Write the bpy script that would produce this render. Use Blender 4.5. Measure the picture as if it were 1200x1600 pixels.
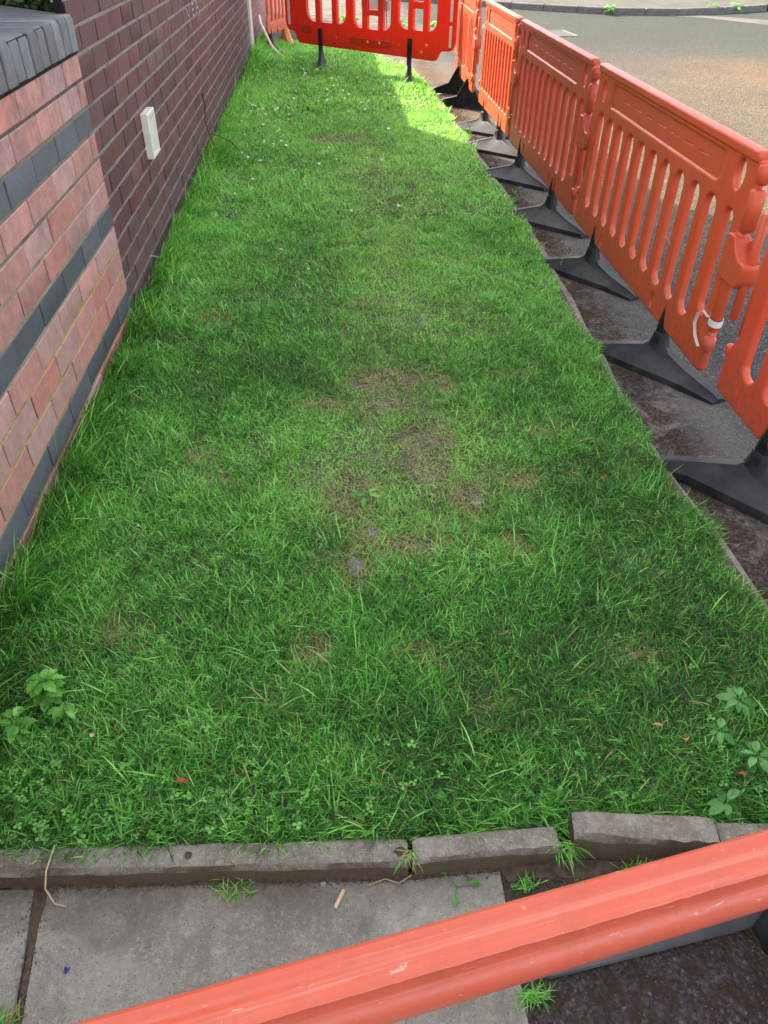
import bpy, math, random
import numpy as np
from mathutils import Vector, Matrix
random.seed(7); rng = np.random.default_rng(11)
for o in list(bpy.data.objects): bpy.data.objects.remove(o)
sc = bpy.context.scene
COL = sc.collection
R = math.radians

# ------------------------------------------------------------------ camera
cam_d = bpy.data.cameras.new('camera'); cam = bpy.data.objects.new('camera', cam_d); COL.objects.link(cam)
sc.camera = cam
cam_d.sensor_fit = 'VERTICAL'; cam_d.sensor_height = 36.0; cam_d.lens = 1168.66 * 36 / 1600
cam_d.clip_start = 0.02; cam_d.clip_end = 600
yaw, pitch, roll = R(-4.245), R(38.9), R(0.7487)
fw = Vector((-math.sin(yaw) * math.cos(pitch), math.cos(yaw) * math.cos(pitch), -math.sin(pitch)))
rt = Vector((math.cos(yaw), math.sin(yaw), 0)); up = rt.cross(fw)
r2 = rt * math.cos(roll) + up * math.sin(roll); u2 = -rt * math.sin(roll) + up * math.cos(roll)
M = Matrix((r2, u2, -fw)).transposed().to_4x4()
M.translation = Vector((1.067, -3.814, 1.6813))
cam.matrix_world = M

# ------------------------------------------------------------------ light
SUN_EL, SUN_AZ = 34.0, 38.0            # azimuth: degrees left of +Y
w = bpy.data.worlds.new('World'); sc.world = w; w.use_nodes = True
nt = w.node_tree; nt.nodes.clear()
sky = nt.nodes.new('ShaderNodeTexSky'); sky.sky_type = 'NISHITA'; sky.sun_disc = False
sky.sun_elevation = R(SUN_EL); sky.sun_rotation = R(-SUN_AZ); sky.dust_density = 2.5; sky.air_density = 1.0
hs = nt.nodes.new('ShaderNodeHueSaturation'); hs.inputs['Saturation'].default_value = 0.28
bg = nt.nodes.new('ShaderNodeBackground'); bg.inputs[1].default_value = 0.15
ow = nt.nodes.new('ShaderNodeOutputWorld')
nt.links.new(sky.outputs[0], hs.inputs['Color']); nt.links.new(hs.outputs[0], bg.inputs[0]); nt.links.new(bg.outputs[0], ow.inputs[0])
sd = bpy.data.lights.new('sun', 'SUN'); sd.energy = 3.3; sd.angle = R(0.55); sd.color = (1.0, 0.86, 0.66)
sun = bpy.data.objects.new('sun', sd); COL.objects.link(sun)
tosun = Vector((-math.sin(R(SUN_AZ)) * math.cos(R(SUN_EL)), math.cos(R(SUN_AZ)) * math.cos(R(SUN_EL)), math.sin(R(SUN_EL))))
sun.rotation_euler = tosun.to_track_quat('Z', 'Y').to_euler()
sc.view_settings.view_transform = 'Standard'; sc.view_settings.look = 'None'
sc.view_settings.exposure = 2.26; sc.view_settings.gamma = 1.0
sc.render.engine = 'CYCLES'
sc.cycles.max_bounces = 6; sc.cycles.transparent_max_bounces = 6

# ------------------------------------------------------------------ helpers
def link(o, parent=None):
    COL.objects.link(o)
    if parent is not None: o.parent = parent
    return o
def tag(o, label=None, cat=None, group=None, kind=None):
    if label: o['label'] = label
    if cat: o['category'] = cat
    if group: o['group'] = group
    if kind: o['kind'] = kind
    return o
def empty(name, loc=(0, 0, 0), rz=0):
    o = bpy.data.objects.new(name, None); o.empty_display_size = 0.1
    link(o); o.location = loc; o.rotation_euler = (0, 0, rz); return o
def smooth(me, ang=40):
    me.polygons.foreach_set('use_smooth', [True] * len(me.polygons))
    try: me.set_sharp_from_angle(angle=R(ang))
    except Exception: pass
def mesh(name, V, F, mat, parent=None, sm=None, mats=None, mi=None):
    me = bpy.data.meshes.new(name); me.from_pydata([tuple(v) for v in V], [], F)
    for m in (mats or [mat]): me.materials.append(m)
    if mi: me.polygons.foreach_set('material_index', mi)
    me.update()
    if sm: smooth(me, sm)
    return link(bpy.data.objects.new(name, me), parent)
def copy_tree(o, parent=None):
    c = o.copy(); link(c); c.parent = parent
    for ch in [x for x in bpy.data.objects if x.parent == o]: copy_tree(ch, c)
    return c

class NT:
    def __init__(s, name):
        s.m = bpy.data.materials.new(name); s.m.use_nodes = True; s.t = s.m.node_tree; s.t.nodes.clear()
        s.out = s.n('ShaderNodeOutputMaterial')
        s.b = s.n('ShaderNodeBsdfPrincipled'); s.l(s.b.outputs[0], s.out.inputs[0])
    def n(s, k, **kw):
        x = s.t.nodes.new(k)
        for a, b in kw.items(): setattr(x, a, b)
        return x
    def l(s, a, b): s.t.links.new(a, b)
    def put(s, sock, v):
        if isinstance(v, bpy.types.NodeSocket): s.l(v, sock)
        elif v is not None: sock.default_value = v
    def pos(s): return s.n('ShaderNodeNewGeometry').outputs['Position']
    def obj(s): return s.n('ShaderNodeTexCoord').outputs['Object']
    def scalev(s, v, k):
        m = s.n('ShaderNodeMapping'); s.l(v, m.inputs[0]); m.inputs['Scale'].default_value = k; return m.outputs[0]
    def noise(s, v, sc_, det=4, rough=0.55, dist=0.0):
        x = s.n('ShaderNodeTexNoise'); s.l(v, x.inputs['Vector']); x.inputs['Scale'].default_value = sc_
        x.inputs['Detail'].default_value = det; x.inputs['Roughness'].default_value = rough; x.inputs['Distortion'].default_value = dist
        return x.outputs['Fac']
    def voro(s, v, sc_, feat='F1', out='Distance'):
        x = s.n('ShaderNodeTexVoronoi', feature=feat); s.l(v, x.inputs['Vector']); x.inputs['Scale'].default_value = sc_
        return x.outputs[out]
    def ramp(s, f, stops, interp='LINEAR'):
        x = s.n('ShaderNodeValToRGB'); x.color_ramp.interpolation = interp; e = x.color_ramp.elements
        while len(e) < len(stops): e.new(0.5)
        for i, (p, c) in enumerate(stops):
            e[i].position = p; e[i].color = (c, c, c, 1) if isinstance(c, (int, float)) else (*c, 1)
        s.l(f, x.inputs[0]); return x.outputs[0]
    def mix(s, f, a, b, mode='MIX'):
        x = s.n('ShaderNodeMix', data_type='RGBA', blend_type=mode)
        s.put(x.inputs[0], f)
        for i, v in ((6, a), (7, b)):
            if isinstance(v, tuple): v = (*v, 1) if len(v) == 3 else v
            s.put(x.inputs[i], v)
        return x.outputs[2]
    def math(s, op, a, b=None, c=None):
        x = s.n('ShaderNodeMath', operation=op); s.put(x.inputs[0], a)
        if b is not None: s.put(x.inputs[1], b)
        if c is not None: s.put(x.inputs[2], c)
        return x.outputs[0]
    def xyz(s, v):
        x = s.n('ShaderNodeSeparateXYZ'); s.l(v, x.inputs[0]); return x.outputs
    def maprange(s, v, a, b, c=0.0, d=1.0):
        x = s.n('ShaderNodeMapRange'); s.l(v, x.inputs[0])
        for i, q in enumerate((a, b, c, d)): x.inputs[i + 1].default_value = q
        return x.outputs[0]
    def attr(s, name, out='Color'):
        x = s.n('ShaderNodeAttribute', attribute_name=name); return x.outputs[out]
    def bump(s, h, st=0.4, dist=0.01):
        x = s.n('ShaderNodeBump'); s.l(h, x.inputs['Height']); x.inputs['Strength'].default_value = st; x.inputs['Distance'].default_value = dist
        s.l(x.outputs[0], s.b.inputs['Normal']); return x
    def fin(s, col=None, rough=None, spec=None):
        if col is not None: s.put(s.b.inputs['Base Color'], (*col, 1) if isinstance(col, tuple) else col)
        if rough is not None: s.put(s.b.inputs['Roughness'], rough)
        if spec is not None: s.put(s.b.inputs['Specular IOR Level'], spec)
        return s.m

# ------------------------------------------------------------------ materials
def plastic(name, base, alt, trans=0.18, rough=0.42, scratch=0.5):
    n = NT(name); p = n.obj(); info = n.n('ShaderNodeObjectInfo')
    a = n.noise(p, 3.0, 3); g = n.noise(p, 45.0, 5, 0.7)
    c = n.mix(n.ramp(a, [(0.35, 0.0), (0.7, 1.0)]), base, alt)
    dirt = n.ramp(n.noise(p, 9.0, 6, 0.7, 0.6), [(0.6, 0.0), (0.78, 1.0)])
    c = n.mix(n.math('MULTIPLY', dirt, 0.28), c, (0.16, 0.085, 0.06))
    sp = n.ramp(n.noise(p, 160.0, 2, 0.5), [(0.70, 0.0), (0.76, 1.0)])
    c = n.mix(n.math('MULTIPLY', sp, 0.35 * scratch), c, (0.75, 0.5, 0.42))
    z_ = n.xyz(n.pos())[2]
    run = n.ramp(n.noise(n.scalev(p, (26, 26, 2.2)), 1.0, 5, 0.65, 0.3), [(0.50, 0.0), (0.70, 1.0)])
    c = n.mix(n.math('MULTIPLY', run, 0.20 if scratch >= .5 else 0.0), c, (0.22, 0.075, 0.045))
    mud = n.math('MULTIPLY', n.maprange(z_, 0.42, 0.12), n.ramp(n.noise(p, 32.0, 6, 0.75, .4), [(0.44, 0.0), (0.62, 0.75)]))
    c = n.mix(mud if scratch >= .5 else 0.0, c, (0.17, 0.10, 0.06))
    lng = n.ramp(n.noise(n.scalev(p, (2.5, 170, 170)), 1.0, 5, 0.7, 0.1), [(0.56, 0.0), (0.68, 1.0)])
    c = n.mix(n.math('MULTIPLY', lng, 0.34 if scratch < .7 and scratch > .55 else 0.10), c, (0.72, 0.34, 0.26))
    chip = n.ramp(n.noise(n.scalev(p, (40, 160, 160)), 1.0, 4, 0.6, 0.6), [(0.66, 0.0), (0.70, 1.0)])
    c = n.mix(n.math('MULTIPLY', chip, 0.6 if scratch > .55 else 0.25), c, (0.62, 0.42, 0.36))
    n.bump(n.math('ADD', g, n.math('MULTIPLY', a, 2.0)), 0.16, 0.004)
    n.fin(c, n.maprange(g, 0.3, 0.7, rough - 0.08, rough + 0.12), 0.5)
    tr = n.n('ShaderNodeBsdfTranslucent'); n.l(c, tr.inputs[0])
    mx = n.n('ShaderNodeMixShader'); mx.inputs[0].default_value = trans
    n.l(n.b.outputs[0], mx.inputs[1]); n.l(tr.outputs[0], mx.inputs[2]); n.l(mx.outputs[0], n.out.inputs[0])
    return n.m
M_OR = plastic('orange_plastic', (0.66, 0.082, 0.026), (0.62, 0.105, 0.045))
M_OR2 = plastic('lit_orange_plastic', (0.80, 0.15, 0.09), (0.74, 0.12, 0.06), 0.12, 0.36)  # paler orange stands in for light falling on the far corner barrier
M_RED = plastic('red_plastic', (0.84, 0.052, 0.018), (0.80, 0.065, 0.028), 0.36)
M_RAIL = plastic('pink_orange_plastic', (0.53, 0.088, 0.045), (0.56, 0.115, 0.07), 0.05, 0.34, 0.6)
M_YEL = plastic('yellow_plastic', (0.75, 0.28, 0.02), (0.7, 0.25, 0.03), 0.05, 0.5)

def m_rubber():
    n = NT('black_rubber'); p = n.obj()
    d = n.noise(p, 7.0, 5, 0.65); f = n.noise(p, 130.0, 3)
    c = n.mix(n.ramp(d, [(0.42, 0.0), (0.72, 1.0)]), (0.010, 0.012, 0.015), (0.035, 0.037, 0.04))
    up_ = n.ramp(n.xyz(n.n('ShaderNodeNewGeometry').outputs['Normal'])[2], [(0.75, 0.0), (0.97, 1.0)])
    c = n.mix(n.math('MULTIPLY', up_, n.maprange(d, 0.3, 0.7, 0.1, 0.7)), c, (0.085, 0.085, 0.083))
    n.bump(f, 0.3, 0.003); return n.fin(c, n.maprange(d, 0.3, 0.7, 0.42, 0.7), 0.22)
M_RUB = m_rubber()

def m_brick(name, soot, spec=0.25):
    n = NT(name); p = n.pos(); col = n.attr('col')
    a = n.noise(p, 26.0, 5, 0.65); b = n.noise(p, 150.0, 4, 0.7)
    c = n.mix(n.ramp(a, [(0.3, 0.0), (0.75, 1.0)]), n.mix(1.0, col, (0.86, 0.84, 0.86), 'MULTIPLY'), n.mix(1.0, col, (1.16, 1.12, 1.1), 'MULTIPLY'))
    c = n.mix(n.ramp(b, [(0.62, 0.0), (0.72, 0.45)]), c, (0.10, 0.075, 0.08))
    st = n.noise(n.scalev(p, (5.0, 7.0, 6.0)), 1.0, 9, 0.72, 0.25)
    z = n.xyz(p)[2]
    if soot:
        m = n.math('MULTIPLY', n.ramp(st, [(0.42, 0.0), (0.66, 1.0)]), n.maprange(z, 0.25, 1.15, 0.2, 0.72))
        c = n.mix(m, c, (0.11, 0.088, 0.092))
        wt = n.ramp(n.noise(n.scalev(p, (8, 15, 8)), 1.0, 7, 0.75, 0.5), [(0.62, 0.0), (0.75, 0.35)])
        c = n.mix(wt, c, (0.42, 0.34, 0.33))
    else:
        m = n.math('MULTIPLY', n.ramp(st, [(0.45, 0.0), (0.66, 1.0)]), 0.4)
        c = n.mix(m, c, (0.075, 0.055, 0.06))
        low = n.math('MULTIPLY', n.maprange(z, 0.42, 0.05), 0.55)
        c = n.mix(low, c, (0.10, 0.085, 0.085))
        wt = n.ramp(n.noise(n.scalev(p, (8, 22, 6)), 1.0, 6, 0.75), [(0.64, 0.0), (0.74, 0.5)])
        c = n.mix(wt, c, (0.26, 0.2, 0.22))
    n.bump(n.math('ADD', b, n.math('MULTIPLY', a, 2.0)), 0.5, 0.004)
    return n.fin(c, 0.75, spec)
M_BRD = m_brick('dark_brick', False, 0.3)
M_BRP = m_brick('weathered_brick', True, 0.2)
def m_mortar():
    n = NT('mortar'); p = n.pos(); col = n.attr('col')
    a = n.noise(p, 60.0, 5, 0.7); st = n.noise(p, 6.0, 5, 0.7)
    c = n.mix(n.ramp(a, [(0.3, 0.0), (0.7, 1.0)]), n.mix(1.0, col, (0.7, 0.7, 0.7), 'MULTIPLY'), n.mix(1.0, col, (1.15, 1.15, 1.15), 'MULTIPLY'))
    c = n.mix(n.ramp(st, [(0.52, 0.0), (0.68, 0.75)]), c, n.mix(1.0, col, (0.32, 0.32, 0.34), 'MULTIPLY'))
    n.bump(a, 0.8, 0.006); return n.fin(c, 0.95, 0.1)
M_MOR = m_mortar()
def m_plain(name, c1, c2, sc_=20.0, rough=0.85, bump=0.3, spec=0.2):
    n = NT(name); p = n.obj(); a = n.noise(p, sc_, 5, 0.65)
    c = n.mix(n.ramp(a, [(0.3, 0.0), (0.7, 1.0)]), c1, c2); n.bump(a, bump, 0.004); return n.fin(c, rough, spec)
def m_concrete(name, base, dark, pale, k=1.0):
    n = NT(name); p = n.pos()
    a = n.noise(p, 5.0 * k, 6, 0.7, 0.3); f = n.noise(p, 90.0, 5, 0.75); s = n.noise(p, 280.0, 2, 0.5)
    c = n.mix(n.ramp(a, [(0.32, 0.0), (0.68, 1.0)]), dark, base)
    c = n.mix(n.ramp(f, [(0.5, 0.0), (0.72, 0.8)]), c, pale)
    lich = n.math('MULTIPLY', n.ramp(n.noise(p, 170.0, 5, 0.75, 1.0), [(0.56, 0.0), (0.66, 1.0)]), n.ramp(n.noise(p, 6.0, 6, 0.7, .5), [(0.46, 0.0), (0.62, 0.75)]))
    c = n.mix(lich, c, (0.5, 0.49, 0.45))
    c = n.mix(n.ramp(n.noise(p, 2.6 * k, 7, 0.72, 1.2), [(0.50, 0.0), (0.66, 0.55)]), c, tuple(v * 0.55 for v in dark))
    c = n.mix(n.math('MULTIPLY', n.math('MULTIPLY', n.maprange(n.xyz(p)[1], -3.10, -3.0), n.ramp(n.noise(p, 18.0, 5, .7), [(0.35, 0.2), (0.6, 1.0)])), 0.55), c, (0.09, 0.068, 0.045)) if name == 'paving_concrete' else c
    dk = n.math('MULTIPLY', n.ramp(n.noise(p, 200.0, 2, 0.5), [(0.62, 0.0), (0.7, 1.0)]), 0.6)
    c = n.mix(dk, c, (0.05, 0.045, 0.04))
    n.bump(n.math('ADD', n.math('MULTIPLY', a, 1.5), n.math('ADD', f, n.math('MULTIPLY', s, 0.6))), 0.7, 0.006)
    return n.fin(c, 0.95, 0.08), n
M_SLAB, _ = m_concrete('paving_concrete', (0.34, 0.32, 0.275), (0.20, 0.18, 0.15), (0.44, 0.42, 0.365))
M_KERB, nk = m_concrete('edging_concrete', (0.29, 0.27, 0.225), (0.14, 0.12, 0.09), (0.38, 0.36, 0.31), 2.0)
# mud-brown tint over the upright faces of the edging
_c = nk.b.inputs['Base Color'].links[0].from_socket
_nz = nk.xyz(nk.n('ShaderNodeNewGeometry').outputs['True Normal'])[2]
nk.l(nk.mix(nk.math('MULTIPLY', nk.ramp(_nz, [(0.3, 1.0), (0.75, 0.0)]), 0.82), _c, (0.075, 0.052, 0.028)), nk.b.inputs['Base Color'])

def m_tarmac():
    n = NT('tarmac'); p = n.pos(); x, y, z = n.xyz(p)
    big = n.noise(p, 0.7, 5, 0.6); st = n.voro(p, 130.0, out='Color'); sd_ = n.voro(p, 130.0); f = n.noise(p, 60.0, 4, 0.7)
    g = n.n('ShaderNodeRGBToBW'); n.l(st, g.inputs[0])
    stone = n.ramp(g.outputs[0], [(0.1, (0.035, 0.036, 0.04)), (0.5, (0.075, 0.077, 0.082)), (0.8, (0.12, 0.12, 0.12)), (0.97, (0.34, 0.32, 0.29))])
    c = n.mix(n.ramp(sd_, [(0.45, 0.0), (0.75, 0.6)]), stone, (0.03, 0.03, 0.032))
    # sandy worn area of the carriageway
    sand = n.math('MULTIPLY', n.maprange(x, 2.7, 3.5), n.maprange(y, 11.5, 7.0))
    sand = n.math('MULTIPLY', sand, n.maprange(y, -0.5, 2.0))
    sand = n.math('MULTIPLY', sand, n.maprange(n.noise(p, 1.6, 6, 0.75), 0.25, 0.65, 0.5, 1.0))
    c = n.mix(n.math('MULTIPLY', sand, 0.9), c, n.ramp(g.outputs[0], [(0.1, (0.055, 0.043, 0.03)), (0.6, (0.155, 0.115, 0.073)), (0.95, (0.38, 0.30, 0.20))]))
    far = n.maprange(y, 8.0, 12.0)
    c = n.mix(n.math('MULTIPLY', far, 0.85), c, n.ramp(g.outputs[0], [(0.1, (0.038, 0.046, 0.038)), (0.6, (0.060, 0.069, 0.056)), (0.95, (0.14, 0.145, 0.12))]))
    # orange grit spot
    dx = n.math('SUBTRACT', x, 6.9); dy = n.math('SUBTRACT', y, 7.9)
    rr = n.math('ADD', n.math('MULTIPLY', dx, dx), n.math('MULTIPLY', n.math('MULTIPLY', dy, dy), 0.6))
    sp = n.math('MULTIPLY', n.maprange(rr, 1.3, 0.0), n.ramp(n.noise(p, 14.0, 5, 0.8), [(0.42, 0.0), (0.62, 0.9)]))
    c = n.mix(n.math('MULTIPLY', sp, 0.7), c, (0.25, 0.14, 0.065))
    # dusty strip by the verge with brown moss clods
    dust = n.math('MULTIPLY', n.maprange(x, 3.0, 2.55), n.maprange(y, -2.9, -2.6))
    dust = n.math('MULTIPLY', dust, n.ramp(n.noise(p, 3.5, 6, 0.7, 0.4), [(0.32, 0.15), (0.6, 1.0)]))
    c = n.mix(n.math('MULTIPLY', dust, 0.85), c, n.mix(n.ramp(f, [(0.35, 0.0), (0.65, 1.0)]), (0.15, 0.125, 0.105), (0.30, 0.265, 0.23)))
    ed = n.math('ABSOLUTE', n.math('SUBTRACT', x, 2.47))
    mo = n.math('MULTIPLY', n.maprange(ed, 0.26, 0.04), n.ramp(n.noise(p, 7.0, 6, 0.8, 0.6), [(0.42, 0.0), (0.52, 1.0)]))
    mo = n.math('MULTIPLY', mo, n.ramp(f, [(0.42, 0.2), (0.55, 1.0)]))
    c = n.mix(mo, c, (0.050, 0.031, 0.021))
    # far sandy path behind the end barrier
    path = n.math('MULTIPLY', n.math('MULTIPLY', n.maprange(x, 3.2, 2.6), n.maprange(y, 4.0, 5.0)), n.maprange(y, 9.5, 8.0))
    c = n.mix(n.math('MULTIPLY', path, 0.7), c, n.mix(f, (0.12, 0.078, 0.05), (0.24, 0.18, 0.13)))
    # old brownish surface under the near rail
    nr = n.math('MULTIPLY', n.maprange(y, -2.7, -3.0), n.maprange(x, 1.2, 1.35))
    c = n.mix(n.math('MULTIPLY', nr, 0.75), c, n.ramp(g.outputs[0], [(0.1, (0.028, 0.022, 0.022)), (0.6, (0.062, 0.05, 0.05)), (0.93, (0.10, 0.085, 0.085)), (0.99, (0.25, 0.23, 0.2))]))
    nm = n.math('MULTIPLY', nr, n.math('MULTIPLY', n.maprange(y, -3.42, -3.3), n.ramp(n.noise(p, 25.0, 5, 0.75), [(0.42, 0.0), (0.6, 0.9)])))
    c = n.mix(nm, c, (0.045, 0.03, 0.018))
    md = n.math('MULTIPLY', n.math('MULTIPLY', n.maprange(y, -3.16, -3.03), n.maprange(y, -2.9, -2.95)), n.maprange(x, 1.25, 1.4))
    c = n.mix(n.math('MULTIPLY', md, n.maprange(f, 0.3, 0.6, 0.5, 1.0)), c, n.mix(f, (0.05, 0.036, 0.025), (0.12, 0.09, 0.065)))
    c = n.mix(n.maprange(big, 0.3, 0.7, 0.0, 0.25), c, (0.05, 0.05, 0.05))
    n.bump(n.math('ADD', n.math('MULTIPLY', sd_, -1.0), n.math('ADD', n.math('MULTIPLY', f, 0.8), n.math('MULTIPLY', mo, 1.2))), 0.9, 0.008)
    return n.fin(c, 0.95, 0.06)
M_TAR = m_tarmac()
def m_soil():
    n = NT('verge_soil'); p = n.pos()
    a = n.noise(p, 9.0, 6, 0.7, 0.4); f = n.noise(p, 110.0, 4, 0.7)
    c = n.mix(n.ramp(a, [(0.35, 0.0), (0.65, 1.0)]), (0.085, 0.066, 0.046), (0.27, 0.23, 0.175))
    c = n.mix(n.ramp(f, [(0.5, 0.0), (0.7, 0.7)]), c, (0.055, 0.04, 0.028))
    c = n.mix(n.ramp(n.noise(p, 22.0, 5, 0.7), [(0.45, 0.0), (0.6, 0.75)]), c, (0.045, 0.085, 0.022))
    n.bump(n.math('ADD', f, a), 0.9, 0.012); return n.fin(c, 0.95, 0.1)
M_SOIL = m_soil()
M_TWIG = m_plain('twig_bark', (0.05, 0.03, 0.02), (0.11, 0.075, 0.05), 60)
M_STRAW = m_plain('dry_straw', (0.38, 0.29, 0.15), (0.55, 0.45, 0.26), 40)
M_DRY = m_plain('dry_leaf', (0.55, 0.27, 0.10), (0.42, 0.17, 0.06), 60)
M_REDLEAF = m_plain('red_leaf', (0.42, 0.07, 0.03), (0.3, 0.06, 0.03), 60)
M_WHITE = m_plain('white_plastic', (0.62, 0.61, 0.52), (0.74, 0.73, 0.63), 14, 0.5, 0.1, 0.4)
M_PAPER = m_plain('white_paper', (0.8, 0.8, 0.8), (0.86, 0.85, 0.86), 8, 0.6, 0.1)
M_TIE = m_plain('grey_tape', (0.55, 0.56, 0.55), (0.72, 0.73, 0.72), 25, 0.4, 0.2, 0.5)
M_STRAP = m_plain('pink_white_tape', (0.75, 0.42, 0.40), (0.85, 0.8, 0.8), 12, 0.4, 0.1)
M_REFL = m_plain('reflective_tape', (0.75, 0.5, 0.47), (0.85, 0.75, 0.7), 30, 0.35, 0.1, 0.5)
M_WIRE = m_plain('black_wire', (0.02, 0.02, 0.02), (0.04, 0.04, 0.04), 30, 0.5)
M_BLUE = m_plain('blue_scrap', (0.03, 0.25, 0.5), (0.05, 0.33, 0.6), 30, 0.5)
M_NAVY = m_plain('navy_scrap', (0.02, 0.03, 0.16), (0.03, 0.05, 0.24), 30, 0.5)
M_STONE = m_plain('grey_stone', (0.10, 0.09, 0.075), (0.21, 0.20, 0.175), 40, 0.95, 1.0)
M_PALE = m_plain('pale_stone', (0.36, 0.35, 0.32), (0.22, 0.21, 0.18), 30, 0.8, 0.6)
M_WOOD = m_plain('cut_wood', (0.62, 0.46, 0.28), (0.5, 0.35, 0.2), 50, 0.7)
M_IRON = m_plain('grate_iron', (0.10, 0.095, 0.09), (0.17, 0.165, 0.155), 30, 0.6, 0.3, 0.4)
M_RIV = m_plain('orange_rivet', (0.95, 0.33, 0.02), (0.9, 0.3, 0.03), 20, 0.4)
M_CHALK = m_plain('chalk', (0.52, 0.47, 0.5), (0.4, 0.33, 0.36), 200, 0.9)

def m_leaf(name, stops, trans=0.35, rough=0.45, attr='hue', sp=0.4):
    n = NT(name); h = n.attr(attr, 'Fac')
    c = n.ramp(h, stops)
    dry = n.attr('dry', 'Fac')
    c = n.mix(dry, c, (0.44, 0.36, 0.17))
    n.fin(c, rough, sp)
    tr = n.n('ShaderNodeBsdfTranslucent'); n.l(n.mix(1.0, c, (1.25, 1.2, 0.6), 'MULTIPLY'), tr.inputs[0])
    mx = n.n('ShaderNodeMixShader'); mx.inputs[0].default_value = trans
    n.l(n.b.outputs[0], mx.inputs[1]); n.l(tr.outputs[0], mx.inputs[2]); n.l(mx.outputs[0], n.out.inputs[0])
    return n.m
M_GRASS = m_leaf('grass_blade', [(0.0, (0.008, 0.068, 0.014)), (0.3, (0.033, 0.205, 0.022)), (0.6, (0.105, 0.45, 0.040)), (1.0, (0.38, 0.80, 0.20))])
M_WEED = m_leaf('weed_leaf', [(0.0, (0.07, 0.25, 0.035)), (1.0, (0.2, 0.5, 0.09))], 0.3, 0.4)
M_DOCK = m_leaf('dock_leaf', [(0.0, (0.05, 0.20, 0.035)), (1.0, (0.13, 0.36, 0.08))], 0.25, 0.35)
M_SHRUB = m_leaf('shrub_leaf', [(0.0, (0.008, 0.022, 0.010)), (1.0, (0.05, 0.09, 0.02))], 0.1, 0.18, sp=0.6)
def m_petal():
    return m_plain('daisy_petal', (0.78, 0.78, 0.76), (0.86, 0.86, 0.84), 50, 0.6, 0.0)
M_PETAL = m_petal(); M_EYE = m_plain('daisy_eye', (0.8, 0.5, 0.03), (0.7, 0.4, 0.03), 50)

# ------------------------------------------------------------------ noise for placement
_lat = rng.random((8, 256, 256))
def vnoise(x, y, s, k=0):
    x = np.asarray(x) * s + 37.1 * k + 500; y = np.asarray(y) * s + 19.7 * k + 500
    xi = np.floor(x).astype(int); yi = np.floor(y).astype(int); fx = x - xi; fy = y - yi
    fx = fx * fx * (3 - 2 * fx); fy = fy * fy * (3 - 2 * fy); L = _lat[k % 8]
    g = lambda a, b: L[a % 256, b % 256]
    return (g(xi, yi) * (1 - fx) + g(xi + 1, yi) * fx) * (1 - fy) + (g(xi, yi + 1) * (1 - fx) + g(xi + 1, yi + 1) * fx) * fy

# ------------------------------------------------------------------ ground
ZT = -0.05                                        # tarmac level
def sheet(name, pts, z, mat, kind='structure', sides=0.0):
    V = [(x, y, z) for x, y in pts]; n = len(pts); F = [tuple(range(n))]
    if sides:
        V += [(x, y, z - sides) for x, y in pts]
        F += [(i, i + n, (i + 1) % n + n, (i + 1) % n) for i in range(n)]
    o = mesh(name, V, F, mat); tag(o, kind=kind); return o
sheet('road', [(-150, -150), (200, -150), (200, 250), (-150, 250)], ZT, M_TAR)
M_FARP = m_concrete('far_pavement', (0.105, 0.098, 0.082), (0.075, 0.072, 0.06), (0.13, 0.125, 0.105), 0.2)[0]
FK = [(-60, 21.5), (-6, 20.5), (1.0, 18.9), (4.0, 17.1), (5.9, 15.75), (7.25, 15.05), (8.65, 14.95), (9.85, 15.35), (11.1, 15.95), (14, 17.0), (40, 22)]
sheet('far_pavement', [(x, y + 0.11) for x, y in FK] + [(120, 120), (-120, 120)], 0.07, M_FARP)
# patches in the far road surface
M_PATCH = m_concrete('road_patch', (0.13, 0.128, 0.115), (0.10, 0.098, 0.088), (0.16, 0.157, 0.14), 0.3)[0]
sheet('road_patch', [(8.3, 14.85), (9.0, 14.55), (9.9, 13.3), (10.6, 13.1), (10.7, 13.9), (9.6, 14.7), (9.2, 14.95), (8.7, 14.9)], ZT + 0.004, M_PATCH)
sheet('road_patch', [(-2.5, 13.3), (2.4, 12.2), (4.6, 12.6), (4.6, 13.3), (2.2, 13.1), (-2.5, 14.6)], ZT + 0.004, M_FARP)

# far kerb: each stone a thing
M_DKERB = m_plain('far_kerb_stone', (0.09, 0.09, 0.095), (0.17, 0.165, 0.16), 9, 0.85)
def rbox(V, F, x0, x1, y0, y1, z0, z1, r, jit=0.0):
    # box with chamfered top edges
    b = len(V)
    j = lambda: random.uniform(-jit, jit)
    V += [(x0, y0, z0), (x1, y0, z0), (x1, y1, z0), (x0, y1, z0),
          (x0, y0, z1 - r), (x1, y0, z1 - r), (x1, y1, z1 - r), (x0, y1, z1 - r),
          (x0 + r + j(), y0 + r + j(), z1), (x1 - r + j(), y0 + r + j(), z1), (x1 - r + j(), y1 - r + j(), z1), (x0 + r + j(), y1 - r + j(), z1)]
    for k in range(2):
        for i in range(4):
            F.append((b + 4 * k + i, b + 4 * k + (i + 1) % 4, b + 4 * k + 4 + (i + 1) % 4, b + 4 * k + 4 + i))
    F.append((b + 8, b + 9, b + 10, b + 11)); F.append((b + 3, b + 2, b + 1, b))
def along(poly, step):
    out = []; carry = 0
    for (x0, y0), (x1, y1) in zip(poly[:-1], poly[1:]):
        L = math.hypot(x1 - x0, y1 - y0); n = max(1, round(L / step)); 
        for i in range(n):
            a = i / n; b = (i + 1) / n
            out.append(((x0 + (x1 - x0) * a, y0 + (y1 - y0) * a), (x0 + (x1 - x0) * b, y0 + (y1 - y0) * b)))
    return out
ORD = ['first', 'second', 'third', 'fourth', 'fifth', 'sixth', 'seventh', 'eighth', 'ninth', 'tenth', 'eleventh', 'twelfth']
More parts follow.
